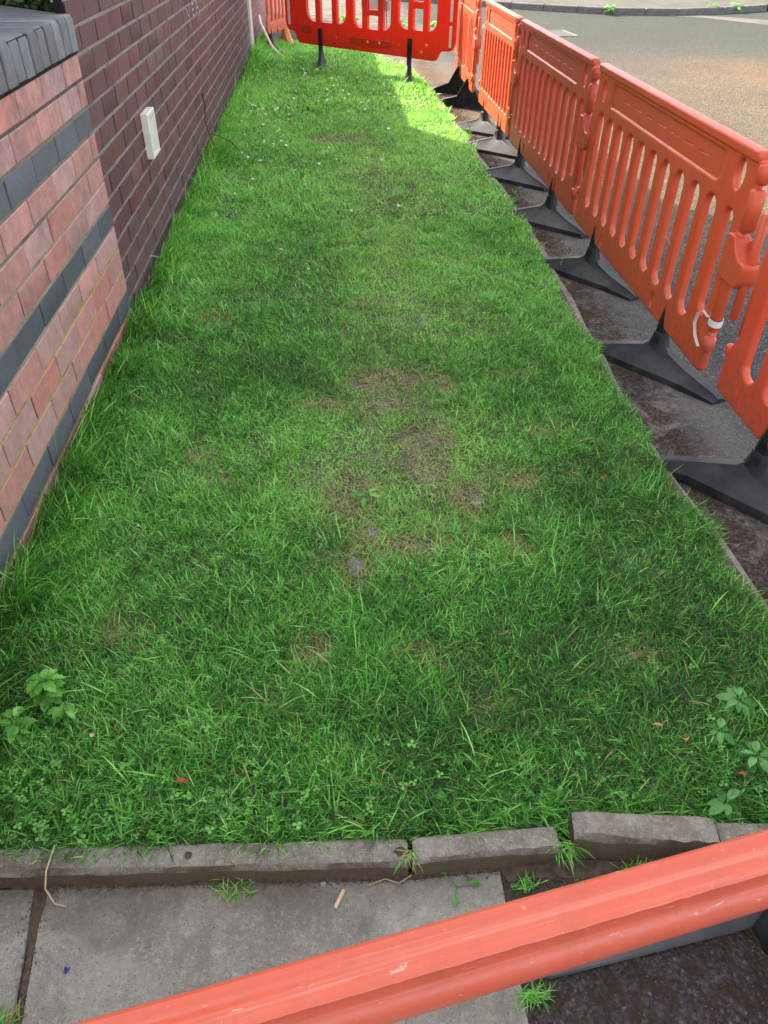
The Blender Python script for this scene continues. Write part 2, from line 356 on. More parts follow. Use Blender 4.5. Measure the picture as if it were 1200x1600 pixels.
for ki, (a, b) in enumerate(along(FK[3:9], 0.9)):
    L = math.hypot(b[0] - a[0], b[1] - a[1]); V, F = [], []
    rbox(V, F, 0.006, L - 0.006, 0, 0.125, -0.08, 0.075, 0.018, 0.004)
    o = mesh('kerb_stone', V, F, M_DKERB, sm=30); o.location = (a[0], a[1], 0.0); o.rotation_euler[2] = math.atan2(b[1] - a[1], b[0] - a[0])
    tag(o, 'dark kerb stone across the road, %s from the barriers' % (ORD[ki] if ki < 12 else 'last'), 'kerb stone', 'kerb stones of the far pavement')
V, F = [], []; rbox(V, F, -12, 0, 0, 0.125, -0.08, 0.075, 0.018)
o = mesh('far_kerb', V, F, M_DKERB); o.location = (*FK[3], 0.0); o.rotation_euler[2] = math.atan2(FK[3][1] - FK[2][1], FK[3][0] - FK[2][0]); tag(o, kind='structure')

# verge soil: a gently uneven raised bed
EDGE = [(-3.2, 2.42), (-2.3, 2.40), (-1.3, 2.335), (0.0, 2.39), (1.4, 2.43), (3.0, 2.40), (4.3, 2.38), (6.0, 2.34), (7.1, 2.28), (8.2, 2.12), (9.2, 1.7), (10.0, 1.3), (10.6, 0.9)]
ey = np.array([e[0] for e in EDGE]); ex = np.array([e[1] for e in EDGE])
def edge_x(y): return np.interp(y, ey, ex)
def soil_z(x, y):
    return 0.012 * (vnoise(x, y, 2.2, 1) - 0.5) + 0.02 * (vnoise(x, y, 0.8, 2) - 0.5) - 0.012 * np.clip((0.12 - (edge_x(y) - x)) / 0.12, 0, 1)
ny, nx = 300, 60
V = []; F = []
for j in range(ny + 1):
    y = -2.945 + (10.4 + 2.945) * j / ny; xe = float(edge_x(y)) - 0.02
    for i in range(nx + 1):
        x = -0.02 + (xe + 0.02) * i / nx
        V.append((x, y, float(soil_z(x, y))))
for j in range(ny):
    for i in range(nx):
        a = j * (nx + 1) + i; F.append((a, a + 1, a + nx + 2, a + nx + 1))
b = len(V)
for j in range(ny + 1):                       # bank down to the tarmac
    v = V[j * (nx + 1) + nx]; V.append((v[0] + 0.02, v[1], ZT - 0.02))
for j in range(ny): F.append((j * (nx + 1) + nx, b + j, b + j + 1, (j + 1) * (nx + 1) + nx))
tag(mesh('verge_ground', V, F, M_SOIL, sm=60), kind='structure')
# thin concrete edging along the verge
V, F = [], []
yy = np.arange(-2.9, 8.0, 0.05)
for k, y in enumerate(yy):
    xe = float(edge_x(y)) + 0.006 * math.sin(y * 9)
    for dx, dz in ((-0.022, -0.06), (-0.022, -0.006), (-0.016, 0.0), (0.016, 0.0), (0.022, -0.006), (0.022, -0.06)): V.append((xe + dx, y, dz - 0.026))
    if k:
        a = (k - 1) * 6; F += [(a + i, a + i + 1, a + i + 7, a + i + 6) for i in range(5)]
tag(mesh('verge_edging', V, F, M_KERB, sm=30), kind='structure')

# paving slabs
def slab(x0, x1, y0, y1, lab):
    V, F = [], []; rbox(V, F, x0, x1, y0, y1, ZT - 0.03, -0.04, 0.006, 0.003)
    o = mesh('paving_slab', V, F, M_SLAB, sm=30); tag(o, lab, 'paving slab', 'paving slabs'); return o
SK = [(0.10, -2.974), (0.30, -2.982), (1.196, -3.014), (1.42, -3.006)]        # foot of the edging stones
def foot_y(x): return float(np.interp(x, [a for a, b in SK], [b for a, b in SK]))
def slab_quad(pts, lab):
    V, F = [], []; n = len(pts); c = Vector((sum(p[0] for p in pts) / n, sum(p[1] for p in pts) / n))
    for z, k in ((-0.08, 0.0), (-0.046, 0.0), (-0.0395, 0.006)):
        for p in pts:
            v = Vector(p); d = (c - v).normalized(); V.append((v.x + d.x * k, v.y + d.y * k, z))
    for k in range(2): F += [(k * n + i, k * n + (i + 1) % n, (k + 1) * n + (i + 1) % n, (k + 1) * n + i) for i in range(n)]
    F.append(tuple(2 * n + i for i in range(n))); o = mesh('paving_slab', V, F, M_SLAB); tag(o, lab, 'paving slab', 'paving slabs')
jx = lambda y: 0.362 - 0.11 * (y + 2.99)
slab_quad([(jx(-4.9) + .005, -4.9), (1.408, -4.9), (1.406, foot_y(1.4) - .003), (1.196, foot_y(1.196) - .002), (jx(-2.98) + .012, foot_y(.375) - .002)], 'large speckled grey concrete slab below the grass, crossed by the near rail')
slab_quad([(-0.7, -4.9), (jx(-4.9) - .004, -4.9), (jx(-2.98) - .006, foot_y(.35) - .002), (-0.7, -2.95)], 'corner of a smooth grey slab left of the muddy joint')

# concrete edging stones at the front of the grass
def stone(x0, x1, yb, yf, ztop, z0, lab, rz=0.0, chip=0.004, tilt=0.0):
    cx = (x0 + x1) / 2; cy = (yb + yf) / 2; L = x1 - x0; D = yb - yf; H = ztop - z0; r = 0.008
    n = max(6, int(L / 0.008)); V = []; F = []
    prof = [(-D / 2, -H), (-D / 2, -r * 1.6), (-D / 2 + r, 0), (0, 0.001), (D / 2 - r, 0), (D / 2, -r), (D / 2, -H)]
    for i in range(n + 1):
        u = -L / 2 + L * i / n; e = 0.0
        if i in (0, n): e = 0.006
        for k, (d, z) in enumerate(prof):
            q = chip * 2.2 if k in (1, 2) else (chip * 1.2 if k in (4, 5) else chip * 0.3); jy = (float(vnoise(x0 + u, k * 3.0, 9, 1)) - .5) * q + (float(vnoise(x0 + u, k * 5.0, 38, 2)) - .5) * q * .6; jz = (float(vnoise(x0 + u, k * 2.0, 14, 3)) - .5) * q * .8 + (float(vnoise(x0 + u, k * 7.0, 45, 4)) - .5) * q * .4
            V.append((u + (0.5 - 1.0 * (i > 0)) * 0, d * (1 - e * 3) + jy, z - e * (k in (1, 2, 3, 4, 5)) + jz))
    m = len(prof)
    for i in range(n):
        for k in range(m - 1): F.append((i * m + k, (i + 1) * m + k, (i + 1) * m + k + 1, i * m + k + 1))
    F.append(tuple(range(m))); F.append(tuple(n * m + k for k in reversed(range(m))))
    o = mesh('edging_stone', V, F, M_KERB, sm=50); o.location = (cx, cy, ztop); o.rotation_euler = (0, tilt, rz)
    tag(o, lab, 'edging stone', 'concrete edging stones along the front of the grass'); return o
stone(-0.35, 1.194, -2.924, -2.9865, 0.02, -0.09, 'long straight concrete edging stone above the large slab', R(-2.05), 0.0025)
stone(1.204, 1.540, -2.950, -3.010, 0.03, -0.09, 'short middle edging stone with a chipped dark front corner', R(1.6), 0.003)
stone(1.572, 1.898, -2.945, -3.012, 0.06, -0.09, 'raised rough edging stone standing higher than its neighbours', R(-6.5), 0.005)
stone(1.912, 2.42, -2.975, -3.035, 0.03, -0.09, 'low right-hand edging stone running under the orange rail', R(-3.0), 0.004)
# mud in the slab joint
V, F = [], []
for k in range(60):
    y = -2.988 - 0.024 * k
    wdt = 0.003 + 0.012 * max(0, 1 - k / 6) + random.uniform(0, .002)
    cx_ = jx(y) + .002
    V += [(cx_ - wdt, y, -0.0405), (cx_, y, -0.0375 + random.uniform(-0.001, 0.001)), (cx_ + .004 + wdt * 1.6, y, -0.0405)]
    if k: a = (k - 1) * 3; F += [(a, a + 1, a + 4, a + 3), (a + 1, a + 2, a + 5, a + 4)]
M_MUD = m_plain('mud', (0.045, 0.032, 0.022), (0.12, 0.09, 0.065), 45, 0.95, 0.9)
tag(mesh('joint_mud', V, F, M_MUD, sm=60), 'damp brown mud filling the joint between slabs', 'mud', kind='stuff')
V, F = [], []
for k in range(110):
    x = 0.30 + (2.1 - 0.30) * k / 109; o_ = 0.0 if x < 1.2 else 0.0
    fy = foot_y(x) if x < 1.55 else -3.004 - (x - 1.55) * .09
    V += [(x, fy + .006, -0.034), (x, fy - .001, -0.0365 + random.uniform(-.001, .001)), (x, fy - .006 + random.uniform(-.006, .002) - 0.02 * (x > 1.41), -0.0402 - 0.008 * (x > 1.4))]
    if k: a = (k - 1) * 3; F += [(a, a + 1, a + 4, a + 3), (a + 1, a + 2, a + 5, a + 4)]
tag(mesh('kerb_foot_mud', V, F, M_MUD, sm=60), 'thin line of brown mud at the foot of the edging stones', 'mud', kind='stuff')

# ------------------------------------------------------------------ brick walls
def set_col(me, cols):
    at = me.attributes.new('col', 'FLOAT_COLOR', 'FACE'); at.data.foreach_set('color', np.array(cols, dtype=np.float32).ravel())
class Bricks:
    def __init__(s): s.V = []; s.F = []; s.C = []
    def brick(s, y0, y1, z0, z1, xf, col, r=0.003, depth=0.035):
        # brick whose face looks along +x; slightly irregular arrises
        b = len(s.V); j = lambda q=0.0012: random.uniform(-q, q); dx = j(0.0018)
        for (y, z) in ((y0, z0), (y1, z0), (y1, z1), (y0, z1)): s.V.append((xf - depth, y, z))
        for (y, z) in ((y0, z0), (y1, z0), (y1, z1), (y0, z1)): s.V.append((xf - r + dx, y + j(), z + j()))
        for (y, z) in ((y0 + r, z0 + r), (y1 - r, z0 + r), (y1 - r, z1 - r), (y0 + r, z1 - r)): s.V.append((xf + dx + j(0.0006), y + j(), z + j()))
        f = []
        for k in range(2):
            for i in range(4): f.append((b + 4 * k + i, b + 4 * k + (i + 1) % 4, b + 4 * k + 4 + (i + 1) % 4, b + 4 * k + 4 + i))
        f.append((b + 8, b + 9, b + 10, b + 11)); s.F += f; s.C += [col] * len(f)
    def box(s, x0, x1, y0, y1, z0, z1, col):
        b = len(s.V); s.V += [(x0, y0, z0), (x1, y0, z0), (x1, y1, z0), (x0, y1, z0), (x0, y0, z1), (x1, y0, z1), (x1, y1, z1), (x0, y1, z1)]
        f = [(b, b + 3, b + 2, b + 1), (b + 4, b + 5, b + 6, b + 7), (b, b + 1, b + 5, b + 4), (b + 1, b + 2, b + 6, b + 5), (b + 2, b + 3, b + 7, b + 6), (b + 3, b, b + 4, b + 7)]
        s.F += f; s.C += [col] * 6
    def build(s, name, mat, parent=None, sm=35):
        o = mesh(name, s.V, s.F, mat, parent); set_col(o.data, s.C); smooth(o.data, sm); return o

CO = 0.1012; ZJ = 1.170
def dark_col():
    t = random.random(); q = random.uniform(0.88, 1.12)
    c = (0.122, 0.048, 0.045) if t < .6 else ((0.102, 0.045, 0.045) if t < .88 else (0.138, 0.056, 0.047))
    return (c[0] * q, c[1] * q, c[2] * q, 1)
dw = empty('brick_wall', (0, 0, 0)); tag(dw, 'tall dark red-brown brick wall with pale bed joints along the grass', 'wall')
XD = -0.010
B = Bricks(); Mo = Bricks()
def fill_wall(B, Mo, ylo, yhi, z_lo_k, z_hi_k, colf, mort, dark, xf, perp0=0.301, pitch=0.2945):
    for k in range(z_lo_k, z_hi_k):
        z1 = ZJ - CO * k; z0 = z1 - CO; off = perp0 + (0 if k % 2 == 0 else pitch / 2)
        y = off - pitch * math.ceil((off - ylo) / pitch)
        while y < yhi:
            a = max(ylo, y + 0.0085); c = min(yhi, y + pitch - 0.0085)
            if c - a > 0.03: B.brick(a, c, z0 + 0.0065, z1 - 0.0065, xf, colf())
            y += pitch
        Mo.box(xf - 0.05, xf - 0.0022 + random.uniform(-.0006, .0006), ylo + 0.001, yhi - 0.001, z1 - 0.0068, z1 + 0.0068, mort)
MC = (0.25, 0.22, 0.21, 1)
fill_wall(B, Mo, 0.0, 6.65, -32, 13, dark_col, MC, None, XD)
fill_wall(B, Mo, 6.65, 9.0, -8, 13, dark_col, MC, None, XD)
B.build('brickwork', M_BRD, dw); Mo.build('mortar_joints', M_MOR, dw)
C = Bricks(); C.box(-0.22, XD - 0.0045, 0.8, 6.65, -0.2, 4.41, (0.016, 0.011, 0.012, 1)); C.box(-0.22, XD - 0.0045, 6.652, 8.998, -0.2, 1.978, (0.016, 0.011, 0.012, 1)); C.box(-0.22, XD - 0.002, 0.8, 6.65, 4.415, 8.2, (0.14, 0.055, 0.055, 1))  # unseen upper height and step shaped to throw the shade edge
C.build('wall_core', M_MOR, dw)
P_ = [(XD - .0045, 0.0), (XD - .0045, 0.799), (-0.22, 0.799), (-0.05, 0.0)]
o = mesh('splayed_end', [(x, y, z) for z in (-0.2, 8.2) for x, y in P_], [(0, 1, 5, 4), (1, 2, 6, 5), (2, 3, 7, 6), (3, 0, 4, 7), (4, 5, 6, 7)], M_MOR, dw); set_col(o.data, [(0.016, 0.011, 0.012, 1)] * 5)
# coping of the lower part, and an unseen building mass shaped to block the sun
V, F = [], []; rbox(V, F, -0.26, 0.04, -0.02, 6.67, 8.202, 8.28, 0.01); rbox(V, F, -0.26, 0.03, 6.66, 9.02, 1.982, 2.05, 0.01); mesh('coping', V, F, M_KERB, dw)
bm = empty('shading_building', (0, 0, 0)); tag(bm, 'unseen two storey brick building shaped to shade the verge, behind the dark wall', 'building')
C = Bricks(); C.box(-9, -0.225, 1.3, 6.6, -0.2, 8.1, (0.13, 0.05, 0.055, 1)); C.build('wall', M_BRD, bm)
V = [(-9.2, 1.1, 8.11), (-0.27, 1.1, 8.11), (-0.27, 6.64, 8.11), (-9.2, 6.64, 8.11), (-9.2, 4.0, 9.2), (-0.27, 4.0, 9.2)]
mesh('roof', V, [(0, 1, 5, 4), (2, 3, 4, 5), (1, 2, 5), (3, 0, 4), (3, 2, 1, 0)], m_plain('roof_tiles', (0.12, 0.06, 0.05), (0.17, 0.09, 0.07), 6), bm)

# pink wall beyond
pw = empty('garden_wall', (0, 9.2, 0)); tag(pw, 'pale pink brick wall with a cream end post beyond the dark wall', 'wall')
B = Bricks(); Mo = Bricks()
fill_wall(B, Mo, 0.17, 6.0, -8, 13, lambda: tuple(np.array((0.42, 0.20, 0.18)) * random.uniform(.9, 1.1)) + (1,), (0.4, 0.33, 0.3, 1), None, -0.012)
B.build('brickwork', M_BRD, pw); Mo.build('mortar_joints', M_MOR, pw)
C = Bricks(); C.box(-0.22, -0.045, 0.17, 6.0, -0.2, 1.96, (0.1, 0.06, 0.06, 1)); C.build('wall_core', M_MOR, pw)
V, F = [], []; rbox(V, F, -0.22, 0.012, -0.15, 0.165, -0.2, 2.05, 0.01); mesh('end_post', V, F, m_plain('cream_render', (0.5, 0.44, 0.38), (0.6, 0.54, 0.47), 10), pw)

# low banded wall
lw = empty('low_brick_wall', (0, 0, 0)); tag(lw, 'low wall of pink bricks banded with blue-grey courses and a brick-on-edge top', 'wall')
B = Bricks(); Mo = Bricks(); G = Bricks()
LC = 0.105; LH = 1.192
def pink():
    t = random.random(); q = random.uniform(0.9, 1.1)
    c = (0.47, 0.24, 0.21) if t < .45 else ((0.44, 0.27, 0.25) if t < .85 else (0.48, 0.215, 0.175))
    return (c[0] * q, c[1] * q, c[2] * q, 1)
def grey():
    q = random.uniform(0.85, 1.2); return (0.095 * q, 0.11 * q, 0.125 * q, 1)
for k in range(0, 13):
    z1 = LH - LC * k; z0 = z1 - LC; colf = grey if k in (2, 6, 10) else pink
    first = -0.10 if k % 2 else -0.255
    ys = [-0.0]; y = first
    while y > -5.2: ys.append(y); y -= 0.301
    for a, c in zip(ys[1:], ys[:-1]):
        B.brick(a + 0.0045, c - (0.0045 if c < 0 else 0), z0 + 0.006, z1 - 0.006, 0.004, colf())
    mc = (0.11, 0.10, 0.09, 1) if k < 2 else ((0.2, 0.18, 0.15, 1) if k < 5 else ((0.32, 0.27, 0.2, 1) if k < 8 else (0.42, 0.31, 0.14, 1)))
    Mo.box(-0.05, 0.0015 + random.uniform(-.001, .001), -5.2, -0.001, z1 - 0.0085, z1 + 0.0085, mc)
B.build('brickwork', M_BRP, lw); Mo.build('mortar_joints', M_MOR, lw)
C = Bricks(); C.box(-0.21, -0.0002, -5.2, -0.001, -0.2, LH - 0.004, (0.03, 0.025, 0.022, 1)); C.build('wall_core', M_MOR, lw)
cp = Bricks(); V, F, CC = [], [], []
def coping_brick(y0, y1, x0=-0.30, x1=0.012, z0=LH + 0.006, z1=1.327):
    r = 0.014; b = len(V); j = lambda q=0.002: random.uniform(-q, q); dz = j(); dx = j(0.003)
    ys = (y0, y0 + 0.005, y1 - 0.005, y1)
    prof = [(x0, z0), (x0, z1 - r), (x0 + r, z1), (x1 - r * 1.2, z1), (x1 - r * 0.35, z1 - r * 0.4), (x1, z1 - r * 1.4), (x1, z0)]
    for q, y in enumerate(ys):
        s = 0.004 if q in (0, 3) else 0
        for (x, z) in prof: V.append((x + dx - (s if x > 0 else -s), y, z + dz - (s if z > z0 + .05 else 0)))
    m = len(prof)
    col = tuple(np.array((0.15, 0.165, 0.175)) * random.uniform(.75, 1.3)) if random.random() > .12 else (0.2, 0.17, 0.13)
    for q in range(3):
        for k in range(m - 1): F.append((b + q * m + k, b + (q + 1) * m + k, b + (q + 1) * m + k + 1, b + q * m + k + 1)); CC.append((*col, 1))
    F.append(tuple(b + k for k in range(m))); CC.append((*col, 1)); F.append(tuple(b + 3 * m + k for k in reversed(range(m)))); CC.append((*col, 1))
y = -0.001
while y > -5.1:
    coping_brick(y - 0.0915, y); y -= 0.102
# splayed end brick in the angle against the building
co = mesh('coping', V, F, M_BRP, lw); set_col(co.data, CC); smooth(co.data, 35)
Cm = Bricks(); Cm.box(-0.29, 0.0075, -5.1, -0.004, LH - 0.008, 1.3215, (0.022, 0.02, 0.018, 1)); Cm.build('coping_mortar', M_MOR, lw)
V = [(-0.02, 0.0005, LH), (-0.55, 0.0005, LH), (-0.55, 0.5, LH), (-0.225, 0.2, LH)]; V += [(a, b_, 1.324) for a, b_, c_ in V]
o = mesh('splayed_end', V, [(4, 7, 6, 5), (0, 1, 5, 4), (1, 2, 6, 5), (2, 3, 7, 6), (3, 0, 4, 7)], M_BRP, lw); set_col(o.data, [(0.15, 0.165, 0.175, 1)] * 5)

# chalk scribble on the dark wall (letters written in strokes)
def tube(name, pts, rad, mat, parent=None, n=6, taper=False):
    V, F = [], []; pts = [Vector(p) for p in pts]; m = len(pts)
    for i, p in enumerate(pts):
        t = (pts[min(i + 1, m - 1)] - pts[max(i - 1, 0)]).normalized()
        a = t.cross(Vector((0, 0, 1)));  a = a.normalized() if a.length > 0.05 else t.cross(Vector((1, 0, 0))).normalized()
        b_ = t.cross(a); r = rad * (1 - 0.75 * i / (m - 1)) if taper else rad
        for k in range(n):
            an = 2 * math.pi * k / n; V.append(p + a * (r * math.cos(an)) + b_ * (r * math.sin(an)))
    for i in range(m - 1):
        for k in range(n): F.append((i * n + k, i * n + (k + 1) % n, (i + 1) * n + (k + 1) % n, (i + 1) * n + k))
    F.append(tuple(reversed(range(n)))); F.append(tuple((m - 1) * n + k for k in range(n)))
    return mesh(name, V, F, mat, parent, sm=60)
chalk = empty('chalk_writing', (0, 3.6, 1.0)); tag(chalk, 'faint chalk letters scrawled high on the dark brick wall', 'graffiti')
def stroke(a, b_, wd=0.011):
    a = np.array(a); b_ = np.array(b_); d = (b_ - a) / np.linalg.norm(b_ - a); nrm = np.array((-d[1], d[0])) * wd / 2; k = len(V)
    for q in (a - nrm, b_ - nrm, b_ + nrm, a + nrm): V.append((XD + 0.0035, q[0], q[1]))
    F.append((k, k + 1, k + 2, k + 3))
for let in ([((3.30, 1.055), (3.39, 0.99)), ((3.46, 1.06), (3.39, 0.99)), ((3.39, 0.99), (3.41, 0.91))],
            [((3.62, 1.065), (3.60, 1.04)), ((3.60, 1.04), (3.61, 0.99)), ((3.61, 0.99), (3.68, 0.975)), ((3.62, 1.065), (3.70, 1.05)), ((3.61, 1.02), (3.68, 1.02))],
            [((3.88, 1.065), (3.80, 0.98)), ((3.88, 1.065), (4.03, 0.955)), ((3.86, 1.01), (3.95, 1.01))]):
    V, F = [], []
    for a, b_ in let: stroke(a, b_)
    V = [(v[0], v[1] - 3.6, v[2] - 1.0) for v in V]
    mesh('letter', V, F, M_CHALK, chalk)

# white vent box on the wall
vb = empty('wall_box', (0, 1.155, 0.63)); tag(vb, 'small cream plastic box fixed to the dark brick wall', 'wall box')
V, F = [], []; x0, x1 = XD - 0.004, 0.032
Y0, Y1, Z0, Z1 = -0.105, 0.105, -0.125, 0.115; t = 0.018
def ring(y0, y1, z0, z1, x): return [(x, y0, z0), (x, y1, z0), (x, y1, z1), (x, y0, z1)]
V += ring(Y0, Y1, Z0, Z1, x0) + ring(Y0, Y1, Z0, Z1, x1 - .003) + ring(Y0 + .003, Y1 - .003, Z0 + .003, Z1 - .003, x1) + ring(Y0 + t, Y1 - t, Z0 + t, Z1 - t, x1) + ring(Y0 + t, Y1 - t, Z0 + t, Z1 - t, x1 - 0.008)
for k in range(4):
    for i in range(4): F.append((4 * k + i, 4 * k + (i + 1) % 4, 4 * k + 4 + (i + 1) % 4, 4 * k + 4 + i))
mesh('housing', V, F, M_WHITE, vb, sm=20)
V = ring(Y0 + t, Y1 - t, Z0 + t, Z1 - t, x1 - 0.0078); mesh('cover', V, [(0, 1, 2, 3)], m_plain('stained_cover', (0.66, 0.65, 0.57), (0.5, 0.5, 0.44), 9, 0.6), vb)

for z_ in (-0.09, 0.08):
    V = [(x1 - .002, 0.006 * math.cos(k * .785), z_ + .006 * math.sin(k * .785)) for k in range(8)]; mesh('screw', V, [tuple(range(8))], M_IRON, vb)
# dead twig against the wall
tw = empty('dead_twig', (0.02, 3.4, 0)); tag(tw, 'thin dark dead twig leaning on the brick wall, forked above the grass', 'twig')
tube('stem', [(0.0, -0.04, 0.46), (0.01, 0.0, 0.36), (0.0, -0.05, 0.25), (0.02, -0.06, 0.16), (0.10, -0.18, 0.0)], 0.006, M_TWIG, tw)
tube('side_shoot', [(0.02, -0.06, 0.16), (0.10, -0.04, 0.13), (0.2, -0.05, 0.09), (0.30, -0.12, 0.0)], 0.004, M_TWIG, tw)

# ------------------------------------------------------------------ barriers
def plate(name, loops, half, bev, mat, parent=None, yoff=0.0, sm=50):
    cu = bpy.data.curves.new(name, 'CURVE'); cu.dimensions = '2D'; cu.fill_mode = 'BOTH'
    cu.extrude = half - bev; cu.bevel_depth = bev; cu.bevel_resolution = 2
    for lp in loops:
        s = cu.splines.new('POLY'); s.points.add(len(lp) - 1); s.use_cyclic_u = True
        for i, (a, b_) in enumerate(lp): s.points[i].co = (a, b_, 0, 1)
    o = bpy.data.objects.new(name, cu); COL.objects.link(o)
    dg = bpy.context.evaluated_depsgraph_get(); me = bpy.data.meshes.new_from_object(o.evaluated_get(dg))
    bpy.data.objects.remove(o); bpy.data.curves.remove(cu)
    co_ = np.empty(len(me.vertices) * 3); me.vertices.foreach_get('co', co_); co_ = co_.reshape(-1, 3)
    new = np.stack([co_[:, 0], -co_[:, 2] + yoff, co_[:, 1]], -1); me.vertices.foreach_set('co', new.ravel())
    me.materials.clear(); me.materials.append(mat); me.update(); smooth(me, sm); me.name = name
    return link(bpy.data.objects.new(name, me), parent)
def rr(x0, x1, y0, y1, r, n=6, corners=(1, 1, 1, 1)):
    out = []; rs = r if isinstance(r, (list, tuple)) else [r * c for c in corners]
    for (cx, cy, a0), q in zip(((x1, y1, 0), (x0, y1, 90), (x0, y0, 180), (x1, y0, 270)), rs):
        sx = 1 if cx == x1 else -1; sy = 1 if cy == y1 else -1
        if q < 1e-4: out.append((cx, cy)); continue
        for k in range(n + 1):
            a = R(a0 + 90 * k / n); out.append((cx - sx * q + q * math.cos(a), cy - sy * q + q * math.sin(a)))
    return out
def ell(cx, cy, a, b_, n=20): return [(cx + a * math.cos(2 * math.pi * k / n), cy + b_ * math.sin(2 * math.pi * k / n)) for k in range(n)]
def fillet(pts, r, n=4):
    out = []; m = len(pts)
    for i in range(m):
        p0, p1, p2 = Vector(pts[i - 1]), Vector(pts[i]), Vector(pts[(i + 1) % m])
        a = (p0 - p1); b_ = (p2 - p1); q = min(r, a.length * .45, b_.length * .45)
        a = p1 + a.normalized() * q; b_ = p1 + b_.normalized() * q
        for k in range(n + 1):
            t = k / n; out.append(tuple(a * (1 - t) ** 2 + p1 * 2 * t * (1 - t) + b_ * t * t))
    return out
def loft(name, secs, mat, parent, sm=50, caps=True):
    V = []; F = []; m = len(secs[0])
    for s_ in secs: V += s_
    for i in range(len(secs) - 1):
        for k in range(m): F.append((i * m + k, i * m + (k + 1) % m, (i + 1) * m + (k + 1) % m, (i + 1) * m + k))
    if caps: F.append(tuple(reversed(range(m)))); F.append(tuple((len(secs) - 1) * m + k for k in range(m)))
    return mesh(name, V, F, mat, parent, sm=sm)

def make_foot(parent, u, ang=32, mat=M_RUB, arms=(0.33, 0.35), hw=0.058, neck_top=0.115, body_z=0.265, zg=ZT, tall=0.0, bend=0.0):
    """rubber foot: two tapering arms, a raised neck and the peg that enters the panel"""
    ft = bpy.data.objects.new('foot', None); link(ft, parent); ft.location = (u, 0, zg); ft.rotation_euler = (0, 0, R(ang)); ft.empty_display_size = .05
    H = neck_top - zg
    pr = [(-arms[0], 0.030, 0.7), (-arms[0] + 0.025, 0.045, 0.85), (-0.20, 0.070, 0.95), (-0.075, 0.098, 1.0), (-0.045, 0.112, 1.0), (0.045, 0.112, 1.0), (0.085, 0.095, 1.0), (0.2, 0.065, 0.95), (arms[1] - 0.03, 0.036, 0.85), (arms[1], 0.022, 0.7)]
    secs = []
    for (x, h, wf) in pr:
        w_ = hw * wf; tw_ = w_ * 0.42; r_ = 0.008; h = h + tall * max(0, 1 - abs(x) / arms[0])
        sec = [(x, -w_, 0.0), (x, -w_, min(0.016, h * .5)), (x, -tw_ - 0.006, h - r_), (x, -tw_ + 0.004, h), (x, tw_ - 0.004, h), (x, tw_ + 0.006, h - r_), (x, w_, min(0.016, h * .5)), (x, w_, 0.0)]
        t_ = R(bend) * (1.0 if x < -.06 else (0.5 if x < .06 else 0.0)); cs, sn = math.cos(t_), math.sin(t_)
        sec = [(a * cs - b_ * sn, a * sn + b_ * cs, c_) for a, b_, c_ in sec]
        if bend:                                   # the near flank runs straight from tip to tip
            tl = Vector((-arms[0] * math.cos(R(bend)), -arms[0] * math.sin(R(bend)))); tr = Vector((arms[1], 0)); dv = (tr - tl).normalized(); nv = Vector((dv.y, -dv.x))
            q_ = tl + (tr - tl) * ((x + arms[0]) / (arms[0] + arms[1])) + nv * 0.035
            if (q_ - Vector(sec[0][:2])).dot(nv) > 0: sec[0] = (q_.x, q_.y, 0.0); sec[1] = (q_.x - nv.x * .006, q_.y - nv.y * .006, 0.028)
        secs.append(sec)
    loft('base', secs, mat, ft, 35)
    # neck
    def octo(s1, s2, z): return [(s1 * a, s2 * b_, z) for a, b_ in ((1, .45), (.55, 1), (-.55, 1), (-1, .45), (-1, -.45), (-.55, -1), (.55, -1), (1, -.45))]
    loft('neck', [octo(0.075, 0.05, 0.085 + tall), octo(0.052, 0.038, 0.11 + tall), octo(0.04, 0.032, 0.14 + tall), octo(0.038, 0.03, H), octo(0.032, 0.025, H + 0.006)], mat, ft, 40)
    loft('peg', [octo(0.033, 0.024, H + 0.004), octo(0.030, 0.024, H + 0.03), octo(0.010, 0.020, body_z - zg - 0.03), octo(0.003, 0.008, body_z - zg)], mat, ft, 40)
    return ft

